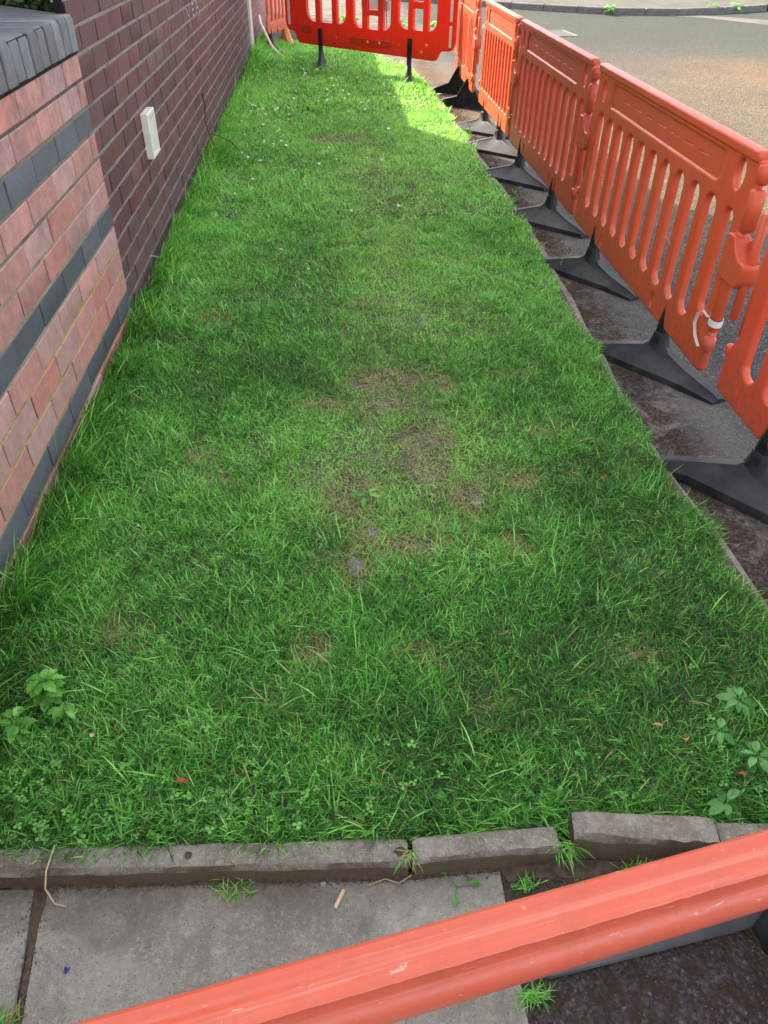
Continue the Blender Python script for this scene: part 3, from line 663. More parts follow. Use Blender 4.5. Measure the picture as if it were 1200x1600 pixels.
def slat_barrier(L=2.03, mat=M_OR, feet=(0.42, 1.57), foot_ang=23, style=1, bend=36):
    root = empty('barrier'); f = L / 2.03
    o1 = [(0.008, 0.158), (0.42 * f - 0.036, 0.158), (0.42 * f, 0.275), (0.42 * f + 0.036, 0.158), (1.57 * f - 0.036, 0.158), (1.57 * f, 0.275), (1.57 * f + 0.036, 0.158),
          (L - 0.012, 0.158), (L - 0.01, 0.32), (L - 0.045, 0.36), (L - 0.045, 0.70), (L - 0.012, 0.74), (L - 0.012, 0.985), (0.055, 0.985), (0.055, 0.40), (0.008, 0.31)]
    loops = [fillet(o1, 0.022)]
    if style == 1:
        for k in range(11):
            c = (0.19 + 0.1705 * k) * f; b0 = 0.275 if k < 10 else 0.35
            w_ = 0.063 * f if k < 10 else 0.050 * f
            loops.append(rr(c - w_, c + w_, b0, 0.80 + (0.004 if k < 10 else 0), w_ * 0.96, 6))
    else:
        for (a, b_, lo, hi) in ((.12, .18, .33, .80), (.21, .27, .30, .80), (.30, .36, .30, .78), (.52, .59, .30, .76), (.63, .70, .27, .80), (.74, .81, .27, .80), (.85, .92, .30, .76), (1.08, 1.15, .30, .76), (1.19, 1.26, .27, .8), (1.30, 1.37, .27, .8), (1.41, 1.47, .30, .76)):
            q = L / 1.6; loops.append(rr(a * q, b_ * q, lo, hi, 0.03 * q, 6))
        for a in (.25, .45, .98, 1.35): loops.append(rr(a, a + .045, .19, .235, .01, 3))
    loops.append(rr(0.295 * f, 1.76 * f, 0.838, 0.968, [0.02, 0.02, 0.02, 0.06]))
    loops.append(ell(0.170 * f, 0.902, 0.042 * f, 0.062)); loops.append(ell(1.890 * f, 0.915, 0.050 * f, 0.066))
    loops.append(ell(0.555 * f, 0.205, 0.026, 0.046)); loops.append(ell(1.40 * f, 0.208, 0.026, 0.046))
    plate('panel', loops, 0.0175, 0.0125, mat, root)
    # recessed sign panel with dashes cut through
    dl = [rr(0.27 * f, 1.785 * f, 0.815, 0.985, 0.01)]
    for k in range(7): dl.append(rr((0.50 + 0.166 * k) * f, (0.595 + 0.166 * k) * f, 0.903, 0.912, 0.004, 3))
    plate('sign_panel', dl, 0.0115, 0.002, mat, root, 0.0035)
    plate('top_rail', [fillet([(0.04, 0.988), (L - 0.03, 0.988), (L - 0.03, 1.008), (0.04, 1.008)], 0.010)], 0.025, 0.012, mat, root)
    # end stile tubes
    def cyl(name, x, y, z0, z1, r, par=root, n=14, m_=mat):
        secs = [[(x + rr_ * math.cos(2 * math.pi * k / n), y + rr_ * math.sin(2 * math.pi * k / n), z) for k in range(n)] for (z, rr_) in ((z0, r * .6), (z0 + r * .35, r), (z1 - r * .35, r), (z1, r * .6))]
        return loft(name, secs, m_, par, 50)
    cyl('end_post', L - 0.018, 0, 0.33, 0.74, 0.023); cyl('end_post', 0.045, 0, 0.40, 0.84, 0.02)
    cyl('knuckle', L + 0.006, 0, 0.745, 0.90, 0.030); cyl('knuckle', L + 0.008, 0, 0.915, 0.985, 0.026)
    cyl('knuckle', L - 0.004, -0.008, 0.25, 0.315, 0.026); cyl('knuckle', -0.0, -0.006, 0.30, 0.345, 0.02)
    # hook bracket with open mouth at the near end, and the drop rod it holds
    hk = bpy.data.objects.new('hook', None); link(hk, root); hk.location = (L + 0.03, 0, 0.62); hk.empty_display_size = .05
    q = fillet([(-0.085, -0.055), (0.065, -0.055), (0.085, -0.03), (0.085, 0.03), (0.045, 0.03), (-0.01, 0.062), (-0.03, 0.10), (-0.085, 0.10)], 0.012, 3)
    plate('bracket', [q], 0.034, 0.008, mat, hk, -0.004)
    plate('mouth', [fillet([(-0.03, 0.085), (0.0, 0.045), (0.055, 0.0), (0.075, 0.04), (0.06, 0.075), (0.03, 0.07), (0.012, 0.10)], 0.01, 3)], 0.006, 0.002, mat, hk, 0.026)
    rd = cyl('drop_rod', 0.068, 0.004, -0.185, 0.22, 0.0185, hk)
    for u in feet: make_foot(root, u * f, foot_ang, arms=(0.33, 0.42), bend=bend)
    return root

G_F = 'orange slatted barriers in a row beside the road'
def place(o, x, y, z=0.0, rz=-90.0, lab=None, sc_=None, tilt=0.0):
    o.location = (x, y, z); o.rotation_euler = (0, R(tilt), R(rz))
    if lab: tag(o, lab, 'barrier', G_F)
    return o
b1 = slat_barrier(); place(b1, 2.63, 0.985, lab='dull orange slatted barrier with grey tape tied round its lower corner')
b0 = slat_barrier(2.03, plastic('bright_orange_plastic', (0.72, 0.078, 0.032), (0.68, 0.10, 0.05))); place(b0, 2.635, -1.20, 0.012, lab='nearest orange slatted barrier, cut off by the right edge of the photo')
b2 = slat_barrier(2.03, plastic('dull_orange_plastic', (0.58, 0.068, 0.032), (0.54, 0.085, 0.05)), feet=(0.42, 1.50), bend=55); place(b2, 2.63, 3.10, 0.0, lab='orange slatted barrier wholly in shade, third from the near end')
b3 = slat_barrier(1.57, feet=(0.42, 1.42), bend=58); place(b3, 2.63, 4.72, 0.0, lab='orange slatted barrier half in yellow sunlight, half in shade')
b4 = slat_barrier(1.50, M_OR, (), 32, 2); place(b4, 2.66, 6.68, 0.0, -91, 'sunlit orange barrier with slots in three groups, next to the red one')
# hollow triangular feet of the sunlit barrier
def tri_foot(parent, u, ang, span=(0.30, 0.30), h=0.27):
    ft = bpy.data.objects.new('foot', None); link(ft, parent); ft.location = (u, 0, ZT); ft.rotation_euler = (0, 0, R(ang)); ft.empty_display_size = .05
    out = [(-span[0], 0.0), (span[1], 0.0), (span[1], 0.03), (0.12, 0.10), (0.03, h), (-0.03, h), (-0.12, 0.10), (-span[0], 0.03)]
    plate('base', [fillet(out, 0.03), rr(-0.09, -0.07, 0.05, 0.12, 0.005, 2), rr(-0.04, 0.06, 0.085, 0.10, 0.005, 2), rr(-0.04, 0.06, 0.055, 0.07, 0.005, 2)], 0.028, 0.006, M_RUB, ft)
    plate('rim', [fillet([(-span[0] - .01, 0.032), (-0.12, 0.104), (-0.03, h + .004), (-0.03, h + .012), (-0.128, 0.114), (-span[0] - .01, 0.044)], 0.004, 2)], 0.04, 0.004, M_RUB, ft)
    return ft
tri_foot(b4, 0.42, 62); tri_foot(b4, 1.22, 60, (0.36, 0.25))
# leafless: strap round lower corner of b1
tp = empty('tape', (2.63, -1.02, 0.33)); tag(tp, 'silver-grey tape looped round the end post above the broken corner', 'tape')
def ribbon(name, pts, wd, th, mat, parent, up_=(0, 0, 1)):
    V, F = [], []; pts = [Vector(p) for p in pts]; up_ = Vector(up_)
    for i, p in enumerate(pts):
        t = (pts[min(i + 1, len(pts) - 1)] - pts[max(i - 1, 0)]).normalized(); nrm = t.cross(up_).normalized(); b_ = nrm.cross(t)
        for a, c in ((-1, -1), (1, -1), (1, 1), (-1, 1)): V.append(p + b_ * (wd / 2 * a) + nrm * (th / 2 * c))
        if i: k = (i - 1) * 4; F += [(k + j, k + (j + 1) % 4, k + 4 + (j + 1) % 4, k + 4 + j) for j in range(4)]
    return mesh(name, V, F, mat, parent, sm=50)
ribbon('loop', [(0.028 * math.cos(a), -0.007 + 0.028 * math.sin(a), 0.045 + 0.006 * math.sin(a)) for a in np.linspace(0, 2 * math.pi, 15)], 0.026, 0.002, M_TIE, tp)
ribbon('tail', [(-0.026, 0.012, 0.055), (-0.032, 0.050, 0.065), (-0.040, 0.075, 0.045), (-0.042, 0.08, 0.0), (-0.038, 0.055, -0.045), (-0.034, 0.01, -0.075)], 0.014, 0.002, M_TIE, tp, (-1, 0, .2))

# dry leaves caught on the barriers
def leaf_mesh(name, length, width, mat, parent=None, fold=0.25, curl=0.3, n=7, serr=0.0, hue=None, wave=0.0):
    V, F = [], []
    for i in range(n + 1):
        t = i / n; w_ = width * 0.5 * (math.sin(math.pi * min(1, t * 0.95 + 0.03)) ** 0.7) * (1 + (serr if i % 2 else -serr)); 
        if i == n: w_ = 0.0005
        x = length * t; z = -curl * length * t * t + wave * math.sin(6 * t) * length
        V += [(x, -w_, z + fold * w_), (x, 0, z), (x, w_, z + fold * w_)]
        if i: k = (i - 1) * 3; F += [(k, k + 3, k + 4, k + 1), (k + 1, k + 4, k + 5, k + 2)]
    return V, F
def dead_leaf(x, y, z, mat, lab, L=0.035, W=0.02, rz=0, cat='leaf', tilt=(0.2, 0.1)):
    V, F = leaf_mesh('l', L, W, mat, fold=0.6, curl=0.5)
    o = mesh('dead_leaf', V, F, mat, sm=60); o.location = (x, y, z); o.rotation_euler = (tilt[0], tilt[1], rz)
    sol = o.modifiers.new('s', 'SOLIDIFY'); sol.thickness = 0.0008
    tag(o, lab, cat); return o
dead_leaf(2.60, -0.50, 0.50, M_DRY, 'brown curled leaf caught on the slats of the taped barrier', 0.06, 0.025, R(100), tilt=(1.2, -.7))

# --- red window barrier across the end of the grass
wb = empty('barrier', (1.01, 7.98, 0), math.atan2(-0.691, 0.723))
tag(wb, 'bright red barrier with big rounded windows standing across the end of the grass', 'barrier')
out = [(-0.60, 0.39), (-0.45, 0.375), (-0.40, 0.25), (1.93, 0.25), (1.98, 0.36), (2.15, 0.37), (2.19, 0.45), (2.19, 1.28), (2.1, 1.36), (-0.5, 1.36), (-0.62, 1.28), (-0.62, 0.5)]
lp = [fillet(out, 0.05, 5)]
def window(x0, x1, z0, z1, bars, r=0.13, cross=None):
    xs = [x0]
    for a, b_ in bars: xs += [a, b_]
    xs.append(x1); m = len(xs) // 2
    for k in range(m):
        a, b_ = xs[2 * k], xs[2 * k + 1]; rl = min(r, (b_ - a) * .85) if k == 0 else 0.012; rg = min(r, (b_ - a) * .85) if k == m - 1 else 0.012
        if cross and k == 1:
            c0, c1 = cross
            lp.append(rr(a, b_, z0, c0, [0.012] * 4, 4)); lp.append(rr(a, b_, c1, z1, [0.012] * 4, 4))
        else: lp.append(rr(a, b_, z0, z1, [rg, rl, rl, rg], 6))
window(-0.23, 0.49, 0.50, 1.18, [(-0.05, 0.02), (0.245, 0.315)])
window(0.60, 1.235, 0.485, 1.18, [(0.765, 0.835), (1.03, 1.095)], cross=(0.648, 0.688))
window(1.335, 1.94, 0.53, 1.18, [(1.505, 1.565), (1.735, 1.795)], cross=(0.765, 0.82))
lp.append(ell(0.31, 0.365, 0.022, 0.028, 12)); lp.append(ell(0.31, 0.30, 0.013, 0.022, 10)); lp.append(ell(1.36, 0.375, 0.022, 0.028, 12)); lp.append(ell(1.36, 0.315, 0.013, 0.022, 10))
plate('panel', lp, 0.026, 0.01, M_RED, wb)
plate('rib', [rr(0.55, 1.24, 0.315, 0.385, 0.03)], 0.008, 0.004, M_RED, wb, -0.028)
plate('rib', [rr(-0.33, -0.13, 0.38, 0.46, 0.015)], 0.008, 0.004, M_RED, wb, -0.028)
for s_, z_ in ((0.86, 0.352), (1.06, 0.358), (1.72, 0.32), (1.80, 0.395)):
    V, F = [], []; n_ = 10; r_ = 0.018
    for y_, q in ((-0.026, 1), (-0.034, .9), (-0.038, .5)): V += [(s_ + r_ * q * math.cos(2 * math.pi * k / n_), y_ - 0.009 * (s_ < 1.2), z_ + r_ * q * math.sin(2 * math.pi * k / n_)) for k in range(n_)]
    for i in range(2): F += [(i * n_ + k, i * n_ + (k + 1) % n_, (i + 1) * n_ + (k + 1) % n_, (i + 1) * n_ + k) for k in range(n_)]
    F.append(tuple(2 * n_ + k for k in range(n_))); mesh('rivet', V, F, M_RIV, wb, sm=60)
plate('reflective_strip', [rr(-0.57, -0.535, 0.44, 0.86, 0.008)], 0.004, 0.001, M_REFL, wb, -0.029)
plate('reflective_strip', [rr(2.13, 2.165, 0.40, 0.62, 0.008)], 0.004, 0.001, M_REFL, wb, -0.029)
plate('reflective_strip', [rr(2.13, 2.165, 0.66, 0.92, 0.008)], 0.004, 0.001, M_REFL, wb, -0.029)
for s_, ztop in ((0.03, 0.44), (1.545, 0.45)):
    V, F = [], []
    def bx(x0, x1, y0, y1, z0, z1):
        rbox(V, F, x0, x1, y0, y1, z0, z1, 0.006)
    bx(s_ - 0.028, s_ + 0.028, -0.05, -0.0275, 0.16, ztop); mesh('foot_peg', V, F, M_RUB, wb, sm=30)
def end_foot(u, ang, L1=0.30, L2=0.25):
    ft = bpy.data.objects.new('foot', None); link(ft, wb); ft.location = (u, -0.03, 0.0); ft.rotation_euler = (0, 0, R(ang)); ft.empty_display_size = .05
    secs = []
    for x, w_, h in ((-L1, 0.055, 0.02), (-L1 * .6, 0.05, 0.07), (-0.06, 0.04, 0.19), (-0.02, 0.034, 0.25), (0.03, 0.034, 0.25), (0.07, 0.04, 0.17), (L2 * .7, 0.05, 0.06), (L2, 0.055, 0.02)):
        secs.append([(x, -w_, -0.01), (x, -w_, 0.01), (x, -w_ * .45, h), (x, w_ * .45, h), (x, w_, 0.01), (x, w_, -0.01)])
    loft('base', secs, M_RUB, ft, 30)
end_foot(0.03, 124, 0.30); end_foot(1.545, 128, 0.28)

# paper notice behind the middle window, and wire
o = plate('paper_notice', [rr(0.70, 1.17, 0.70, 1.28, 0.004, 2), ], 0.0015, 0.0005, M_PAPER, None, 0.034)
o.location = wb.location; o.rotation_euler = wb.rotation_euler; tag(o, 'white paper notice hung in the middle window of the red barrier', 'notice')
wr = tube('wire', [(1.16, -0.03, 0.80), (1.168, -0.035, 0.62), (1.176, -0.03, 0.50)], 0.005, M_WIRE); wr.location = wb.location; wr.rotation_euler = wb.rotation_euler
tag(wr, 'short black wire dangling in the middle window of the red barrier', 'wire')

# --- orange barrier at the back left by the wall end
b6 = slat_barrier(1.9, M_OR2, (), 32); place(b6, 0.20, 9.72, 0.02, math.degrees(math.atan2(0.94, 0.30)))
tag(b6, 'pale orange slatted barrier in the far corner, against the end of the wall', 'barrier', G_F)
make_foot(b6, 0.10, 32, arms=(1.05, 0.2), hw=0.085)
make_foot(b6, 0.80, 27, M_YEL, (0.62, 0.3), 0.09, tall=0.10)
st = tube('loose_tape', [(0.10, 9.62, 0.42), (0.12, 9.5, 0.34), (0.20, 9.3, 0.22), (0.30, 9.05, 0.08), (0.42, 8.75, 0.02), (0.46, 8.68, 0.015)], 0.018, M_STRAP); tag(st, 'pale pink strap hanging from the far corner barrier into the grass', 'strap')

# --- near rail: board barrier across the foot of the picture
nb = empty('barrier', (1.09, -3.563, 0), R(11.1))
tag(nb, 'pink-orange grooved rail crossing right in front of the camera', 'barrier')
prof = [(0.0170, -0.078), (0.0200, -0.072), (0.0200, -0.050), (0.0185, -0.030), (0.0195, -0.012), (0.0175, -0.004), (0.0135, -0.001), (0.008, -0.0030), (0.003, -0.0042), (-0.001, -0.0028), (-0.004, 0.0008), (-0.0065, 0.0012), (-0.009, -0.0006), (-0.013, -0.0012), (-0.0170, -0.0018), (-0.0195, -0.0038),
        (-0.0182, -0.0070), (-0.0170, -0.014), (-0.0172, -0.026), (-0.0190, -0.031), (-0.0235, -0.0355), (-0.0275, -0.0405), (-0.0295, -0.047), (-0.0300, -0.058), (-0.0280, -0.068), (-0.0230, -0.076), (-0.0180, -0.078)]
secs = []
n_ = 260
for i in range(n_ + 1):
    x = -1.0 + 2.0 * i / n_; s_ = []
    for k, (d, z) in enumerate(prof):
        e = 0.0
        if k in (14, 15): e = 0.0003 * math.sin(i * .9) * math.sin(i * .37 + 1) + (random.uniform(-0.0012, 0) if random.random() < .06 else 0)
        s_.append((x, d + e, 1.0 + z + e * 0.6))
    secs.append(s_)
loft('rail', secs, M_RAIL, nb, 45)
prof2 = [(d * 0.8, z * 1.6) for d, z in prof]
loft('tapping_board', [[(x, d, 0.17 + z) for d, z in prof2] for x in (-1.0, 1.0)], M_RAIL, nb, 45)
for x in (-0.96, 0.96):
    V, F = [], []; rbox(V, F, x - 0.04, x + 0.04, 0.03, 0.055, 0.02, 1.03, 0.01); mesh('post', V, F, M_RAIL, nb)
    ft = make_foot(nb, x, 90)
# rubber foot half hidden under the rail
lf = empty('rubber_foot', (0, 0, 0)); tag(lf, 'dark grey rubber barrier foot lying on tarmac under the near rail', 'barrier foot')
q = make_foot(lf, 0, 0, m_plain('sheen_grey_rubber', (0.075, 0.085, 0.09), (0.13, 0.14, 0.145), 12, 0.6), arms=(0.52, 0.36), hw=0.062)  # lighter grey imitates the sheen on top of this foot
lf.location = (1.95, -3.100, -0.0); lf.rotation_euler = (0, 0, R(10))

# ------------------------------------------------------------------ drains
def grate(x, y, w_, l_, rz, lab):
    g = empty('drain_grate', (x, y, ZT), R(rz)); tag(g, lab, 'drain grate')
    V, F = [], []
    for a, b_, c, d in ((-w_ / 2, w_ / 2, -l_ / 2, -l_ / 2 + .03), (-w_ / 2, w_ / 2, l_ / 2 - .03, l_ / 2), (-w_ / 2, -w_ / 2 + .03, -l_ / 2 + .03, l_ / 2 - .03), (w_ / 2 - .03, w_ / 2, -l_ / 2 + .03, l_ / 2 - .03)): rbox(V, F, a, b_, c, d, 0.001, 0.012, 0.002)
    mesh('frame', V, F, M_IRON, g); V, F = [], []; n = int(l_ / 0.065)
    for k in range(n):
        y0 = -l_ / 2 + 0.045 + k * (l_ - .09) / n; rbox(V, F, -w_ / 2 + .032, w_ / 2 - .032, y0, y0 + 0.03, 0.002, 0.011, 0.002)
    mesh('bars', V, F, M_IRON, g)
    mesh('well_shade', [(-w_ / 2, -l_ / 2, 0.0015), (w_ / 2, -l_ / 2, 0.0015), (w_ / 2, l_ / 2, 0.0015), (-w_ / 2, l_ / 2, 0.0015)], [(0, 1, 2, 3)], M_WIRE, g)  # flat black sheet stands in for the shade inside the drain
grate(3.05, 4.95, 0.45, 0.9, -4, 'pale iron drain grate seen through the gap between barriers')
grate(5.15, 11.9, 0.75, 0.8, 6, 'iron drain grate in the sunlit road beyond the barriers')

# ------------------------------------------------------------------ grass
PATCH = [(1.17, 3.80, .26, .13, 1.0), (1.28, -.80, .15, .09, 1.0), (1.25, -1.02, .09, .05, 1.0), (1.41, -1.27, .13, .07, .95), (1.40, -1.47, .1, .12, .8), (1.54, -1.70, .06, .08, 1.0), (1.11, -2.03, .048, .085, 1.0),
         (1.16, -1.86, .035, .05, .9), (.97, -2.36, .06, .05, .9), (.61, -1.53, .06, .03, .8), (1.10, -1.62, .09, .12, .8), (1.33, -1.93, .12, .05, .85), (1.57, -.83, .06, .06, .9), (.43, -.1, .08, .06, .45), (1.3, -2.4, .06, .04, .6),
         (.52, -1.35, .06, .03, .5), (1.75, -1.6, .06, .05, .6), (1.9, -1.25, .08, .05, .55), (1.85, -.75, .07, .05, .7), (1.0, -1.0, .08, .05, .6), (1.66, -1.95, .05, .06, .8), (.4, -2.25, .04, .035, .7), (1.9, -2.45, .04, .03, .5), (1.45, -2.6, .04, .03, .4), (.9, -2.55, .03, .03, .5), (1.3, 0.1, .12, .06, .3)]
def bare(x, y):
    m = np.zeros_like(x)
    wx = x + 0.07 * (vnoise(x, y, 9, 3) - .5) + 0.03 * (vnoise(x, y, 25, 4) - .5); wy = y + 0.07 * (vnoise(x, y, 9, 5) - .5) + 0.03 * (vnoise(x, y, 25, 6) - .5)
    for px, py, a, b_, s_ in PATCH:
        d = ((wx - px) / a) ** 2 + ((wy - py) / b_) ** 2
        m = np.maximum(m, s_ * np.clip(1.95 - 1.1 * d, 0, 1))
    return m * np.clip(0.25 + 1.3 * vnoise(x, y, 28, 5), 0, 0.97)
def wornness(x, y):
    return np.clip(1 - np.hypot((x - 1.3) / .62, (y + 1.35) / 0.85), 0, 1) + 0.55 * np.clip(1 - np.abs(x - 1.45) / .6, 0, 1) * np.clip((y + 1.2) / 1.0, 0, 1) * np.clip((4.5 - y) / 2.0, 0, 1)
def blades(n, ylo, yhi, xlo=0.012, lenk=1.0, wid=0.0027, xhi=None):
    y = rng.uniform(ylo, yhi, n); xe = edge_x(y) - 0.03 + 0.015 * np.clip((y - 1) / 3, 0, 1) + 0.085 * (vnoise(y * 0, y, 5, 2) - .55) + 0.03 * (vnoise(y * 0, y, 30, 3) - .4); x = rng.uniform(xlo, 1, n) * 1.0
    x = xlo + rng.random(n) * ((xe if xhi is None else xhi) - xlo)
    d = 0.45 + 0.85 * vnoise(x, y, 7, 0) * 0.6 + 0.5 * vnoise(x, y, 18, 1)
    wn = wornness(x, y); br = bare(x, y)
    keep = rng.random(n) < np.clip(d * (1 - 0.42 * wn), 0.05, 1) * (1 - br * 0.985)
    x, y, wn, br = x[keep], y[keep], wn[keep], br[keep]; n = len(x)
    wallk = np.exp(-(x / 0.16) ** 2); edgek = np.exp(-((edge_x(y) - x) / 0.10) ** 2); frontk = np.exp(-((y + 2.95) / .12) ** 2)
    ln = 0.86 * lenk * (0.018 + 0.020 * vnoise(x, y, 2.2, 2) + 0.026 * vnoise(x, y, 9, 3)) * rng.uniform(0.5, 1.6, n) * (1 - 0.4 * wn) * (1 + (-0.1 + 2.3 * vnoise(x * 0, y, 6.5, 3) ** 2 + 0.5 * np.clip(y / 2, 0, 1)) * wallk + 0.0 * edgek + 0.05 * frontk)
    hair = rng.random(n) < 0.03 + 0.10 * wallk; ln = np.where(hair, ln * 1.8, ln)
    # lay direction: flowing by clumps, plus scatter
    th = 2 * np.pi * (1.7 * vnoise(x, y, 3.1, 4) + 0.9 * vnoise(x, y, 8, 5)) + rng.normal(0, 2.0, n)
    # lean away from wall and over the kerb
    tx = np.cos(th) + 1.1 * wallk + 0.5 * edgek * (rng.random(n) < .35); ty = np.sin(th) - 0.45 * frontk
    q = np.hypot(tx, ty) + 1e-6; tx /= q; ty /= q
    lean = np.clip(rng.normal(1.25, 0.40, n) - 0.45 * wallk, 0.1, 1.75); bend = rng.uniform(0.1, 0.75, n)
    w_ = wid * rng.uniform(0.6, 1.35, n) * np.where(hair, 1.3, 1)
    z0 = soil_z(x, y) - 0.003
    S = 3; P = np.zeros((n, S + 1, 3)); P[:, 0] = np.stack([x, y, z0], -1)
    for s_ in range(S):
        a = np.clip(lean * 0.55 + bend * (s_ + 0.3) / S * 1.5, 0, 1.75); l_ = ln / S
        step = np.stack([tx * np.sin(a) * l_, ty * np.sin(a) * l_, np.cos(a) * l_], -1); P[:, s_ + 1] = P[:, s_] + step
    P[:, :, 2] = np.maximum(P[:, :, 2], z0[:, None] + 0.001 + 0.001 * np.arange(S + 1))
    rot = rng.normal(0, 0.6, n); sx = -ty * np.cos(rot) + tx * 0; sy = tx * np.cos(rot); szz = np.sin(rot) * 0.8
    side = np.stack([sx, sy, szz], -1); side /= np.linalg.norm(side, axis=1, keepdims=True)
    prof_ = [0.8, 1.0, 0.72]
    V = np.zeros((n, 7, 3))
    for s_ in range(3):
        V[:, 2 * s_] = P[:, s_] - side * (w_ * prof_[s_] / 2)[:, None]; V[:, 2 * s_ + 1] = P[:, s_] + side * (w_ * prof_[s_] / 2)[:, None]
    V[:, 6] = P[:, 3]
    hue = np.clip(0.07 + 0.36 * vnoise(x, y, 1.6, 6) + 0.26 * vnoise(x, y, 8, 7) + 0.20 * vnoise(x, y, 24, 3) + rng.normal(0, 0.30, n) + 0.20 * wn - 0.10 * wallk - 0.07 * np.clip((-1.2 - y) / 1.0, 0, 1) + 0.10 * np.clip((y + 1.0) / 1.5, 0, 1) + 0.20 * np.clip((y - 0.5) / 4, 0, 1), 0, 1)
    near_bare = np.clip(br + 0.25 * bare(x + .04, y) + 0.25 * bare(x, y + .04), 0, 1)
    dryp = 0.03 + 0.38 * wn * vnoise(x, y, 6, 1) + 0.6 * near_bare
    dry = np.where(rng.random(n) < dryp, rng.uniform(0.45, 1, n), rng.uniform(0, 0.12, n) + 0.22 * wn * vnoise(x, y, 4, 2))
    return V, hue, dry
def build_blades(name, parts):
    V = np.concatenate([p[0] for p in parts]); hue = np.concatenate([p[1] for p in parts]); dry = np.concatenate([p[2] for p in parts]); n = len(V)
    me = bpy.data.meshes.new(name); me.vertices.add(n * 7); me.vertices.foreach_set('co', V.reshape(-1).astype(np.float32))
    base = (np.arange(n) * 7)[:, None]
    lp_ = np.concatenate([base + [0, 1, 3, 2], base + [2, 3, 5, 4], base + [4, 5, 6]], 1).reshape(-1)
    me.loops.add(n * 11); me.loops.foreach_set('vertex_index', lp_.astype(np.int32))
    me.polygons.add(n * 3); st_ = (np.arange(n) * 11)[:, None] + [0, 4, 8]
    me.polygons.foreach_set('loop_start', st_.reshape(-1).astype(np.int32))
    me.update(calc_edges=True); me.polygons.foreach_set('use_smooth', np.ones(n * 3, dtype=bool))
    for nm, arr in (('hue', hue), ('dry', dry)):
        at = me.attributes.new(nm, 'FLOAT', 'POINT'); at.data.foreach_set('value', np.repeat(arr, 7).astype(np.float32))
    me.materials.append(M_GRASS); me.validate()
    return link(bpy.data.objects.new(name, me))
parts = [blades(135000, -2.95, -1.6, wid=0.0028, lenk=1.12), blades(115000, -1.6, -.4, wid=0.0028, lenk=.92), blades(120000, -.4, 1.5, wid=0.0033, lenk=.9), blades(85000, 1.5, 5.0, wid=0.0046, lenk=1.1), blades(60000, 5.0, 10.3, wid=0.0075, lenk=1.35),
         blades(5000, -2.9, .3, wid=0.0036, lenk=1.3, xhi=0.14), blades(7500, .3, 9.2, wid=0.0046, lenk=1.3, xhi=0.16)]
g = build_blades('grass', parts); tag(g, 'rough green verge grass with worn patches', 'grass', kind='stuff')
print('blades', sum(len(p[0]) for p in parts))

# trodden thatch: short dry straws lying on the bare spots
def thatch():
    n = 10000; k = rng.integers(0, len(PATCH), n); pa = np.array(PATCH)
    x = pa[k, 0] + rng.normal(0, 1, n) * (pa[k, 2] * .75 + .02); y = pa[k, 1] + rng.normal(0, 1, n) * (pa[k, 3] * .75 + .02)
    ok = (y > -2.93) & (x > .02) & (x < 2.3); x, y = x[ok], y[ok]; n = len(x)
    th = rng.uniform(0, 2 * np.pi, n); ln = rng.uniform(0.012, 0.045, n); z0 = soil_z(x, y) + rng.uniform(0.001, 0.006, n); w_ = rng.uniform(0.0010, 0.0022, n)
    dx, dy = np.cos(th), np.sin(th); cu = rng.normal(0, .3, n)
    V = np.zeros((n, 7, 3))
    for s_ in range(4):
        t = s_ / 3; cx = x + dx * ln * t - dy * cu * ln * t * t; cy = y + dy * ln * t + dx * cu * ln * t * t; cz = z0 + rng.uniform(0, .004, n)
        if s_ < 3:
            V[:, 2 * s_] = np.stack([cx + dy * w_ / 2, cy - dx * w_ / 2, cz], -1); V[:, 2 * s_ + 1] = np.stack([cx - dy * w_ / 2, cy + dx * w_ / 2, cz + .0006], -1)
        else: V[:, 6] = np.stack([cx, cy, cz], -1)
    return V, rng.random(n), rng.uniform(0.5, 1, n)
g = build_blades('dry_thatch', [thatch()]); tag(g, 'dry straw-coloured grass thatch on the bare spots', 'thatch', kind='stuff')

# clover and small leaves low in the grass near the edging stones
def leaf_cloud(name, pts, mat, size, parent=None, lobes=3, dryv=0.0, kind='clover'):
    V, F, H = [], [], []
    for (x, y, z) in pts:
        s_ = size * random.uniform(.6, 1.2); a0 = random.uniform(0, 6.28); tx, ty = random.uniform(-.4, .4), random.uniform(-.4, .4); h = random.random()
        for l in range(lobes):
            a = a0 + l * 2 * math.pi / lobes; b = len(V); ca, sa = math.cos(a), math.sin(a)
            for (u, v, dz) in ((0, 0, 0), (.55, -.42, .10), (1.0, -.28, .08), (1.05, 0, .0), (1.0, .28, .08), (.55, .42, .10)):
                px, py = (ca * u - sa * v) * s_, (sa * u + ca * v) * s_; V.append((x + px, y + py, z + dz * s_ + tx * px + ty * py))
            F += [(b, b + 1, b + 2, b + 3), (b, b + 3, b + 4, b + 5)]; H += [h] * 6
    o = mesh(name, V, F, mat, parent, sm=70)
    at = o.data.attributes.new('hue', 'FLOAT', 'POINT'); at.data.foreach_set('value', H)
    at = o.data.attributes.new('dry', 'FLOAT', 'POINT'); at.data.foreach_set('value', [dryv] * len(H))
    return o
pts = []
for _ in range(320):
    x = random.choice([random.gauss(.55, .25), random.gauss(.35, .15), random.uniform(.2, 2.3)]); y = -2.92 + abs(random.gauss(0, .12))
    if .1 < x < 2.3: pts.append((x, y, random.uniform(.012, .04)))
for _ in range(380):
    x, y = random.uniform(.1, 2.3), random.uniform(-2.7, 2.0)
    if vnoise(x, y, 4, 5) > .55: pts.append((x, y, random.uniform(.012, .03)))
o = leaf_cloud('clover', pts, M_WEED, 0.010); tag(o, 'small round clover leaves among the grass', 'clover', kind='stuff')

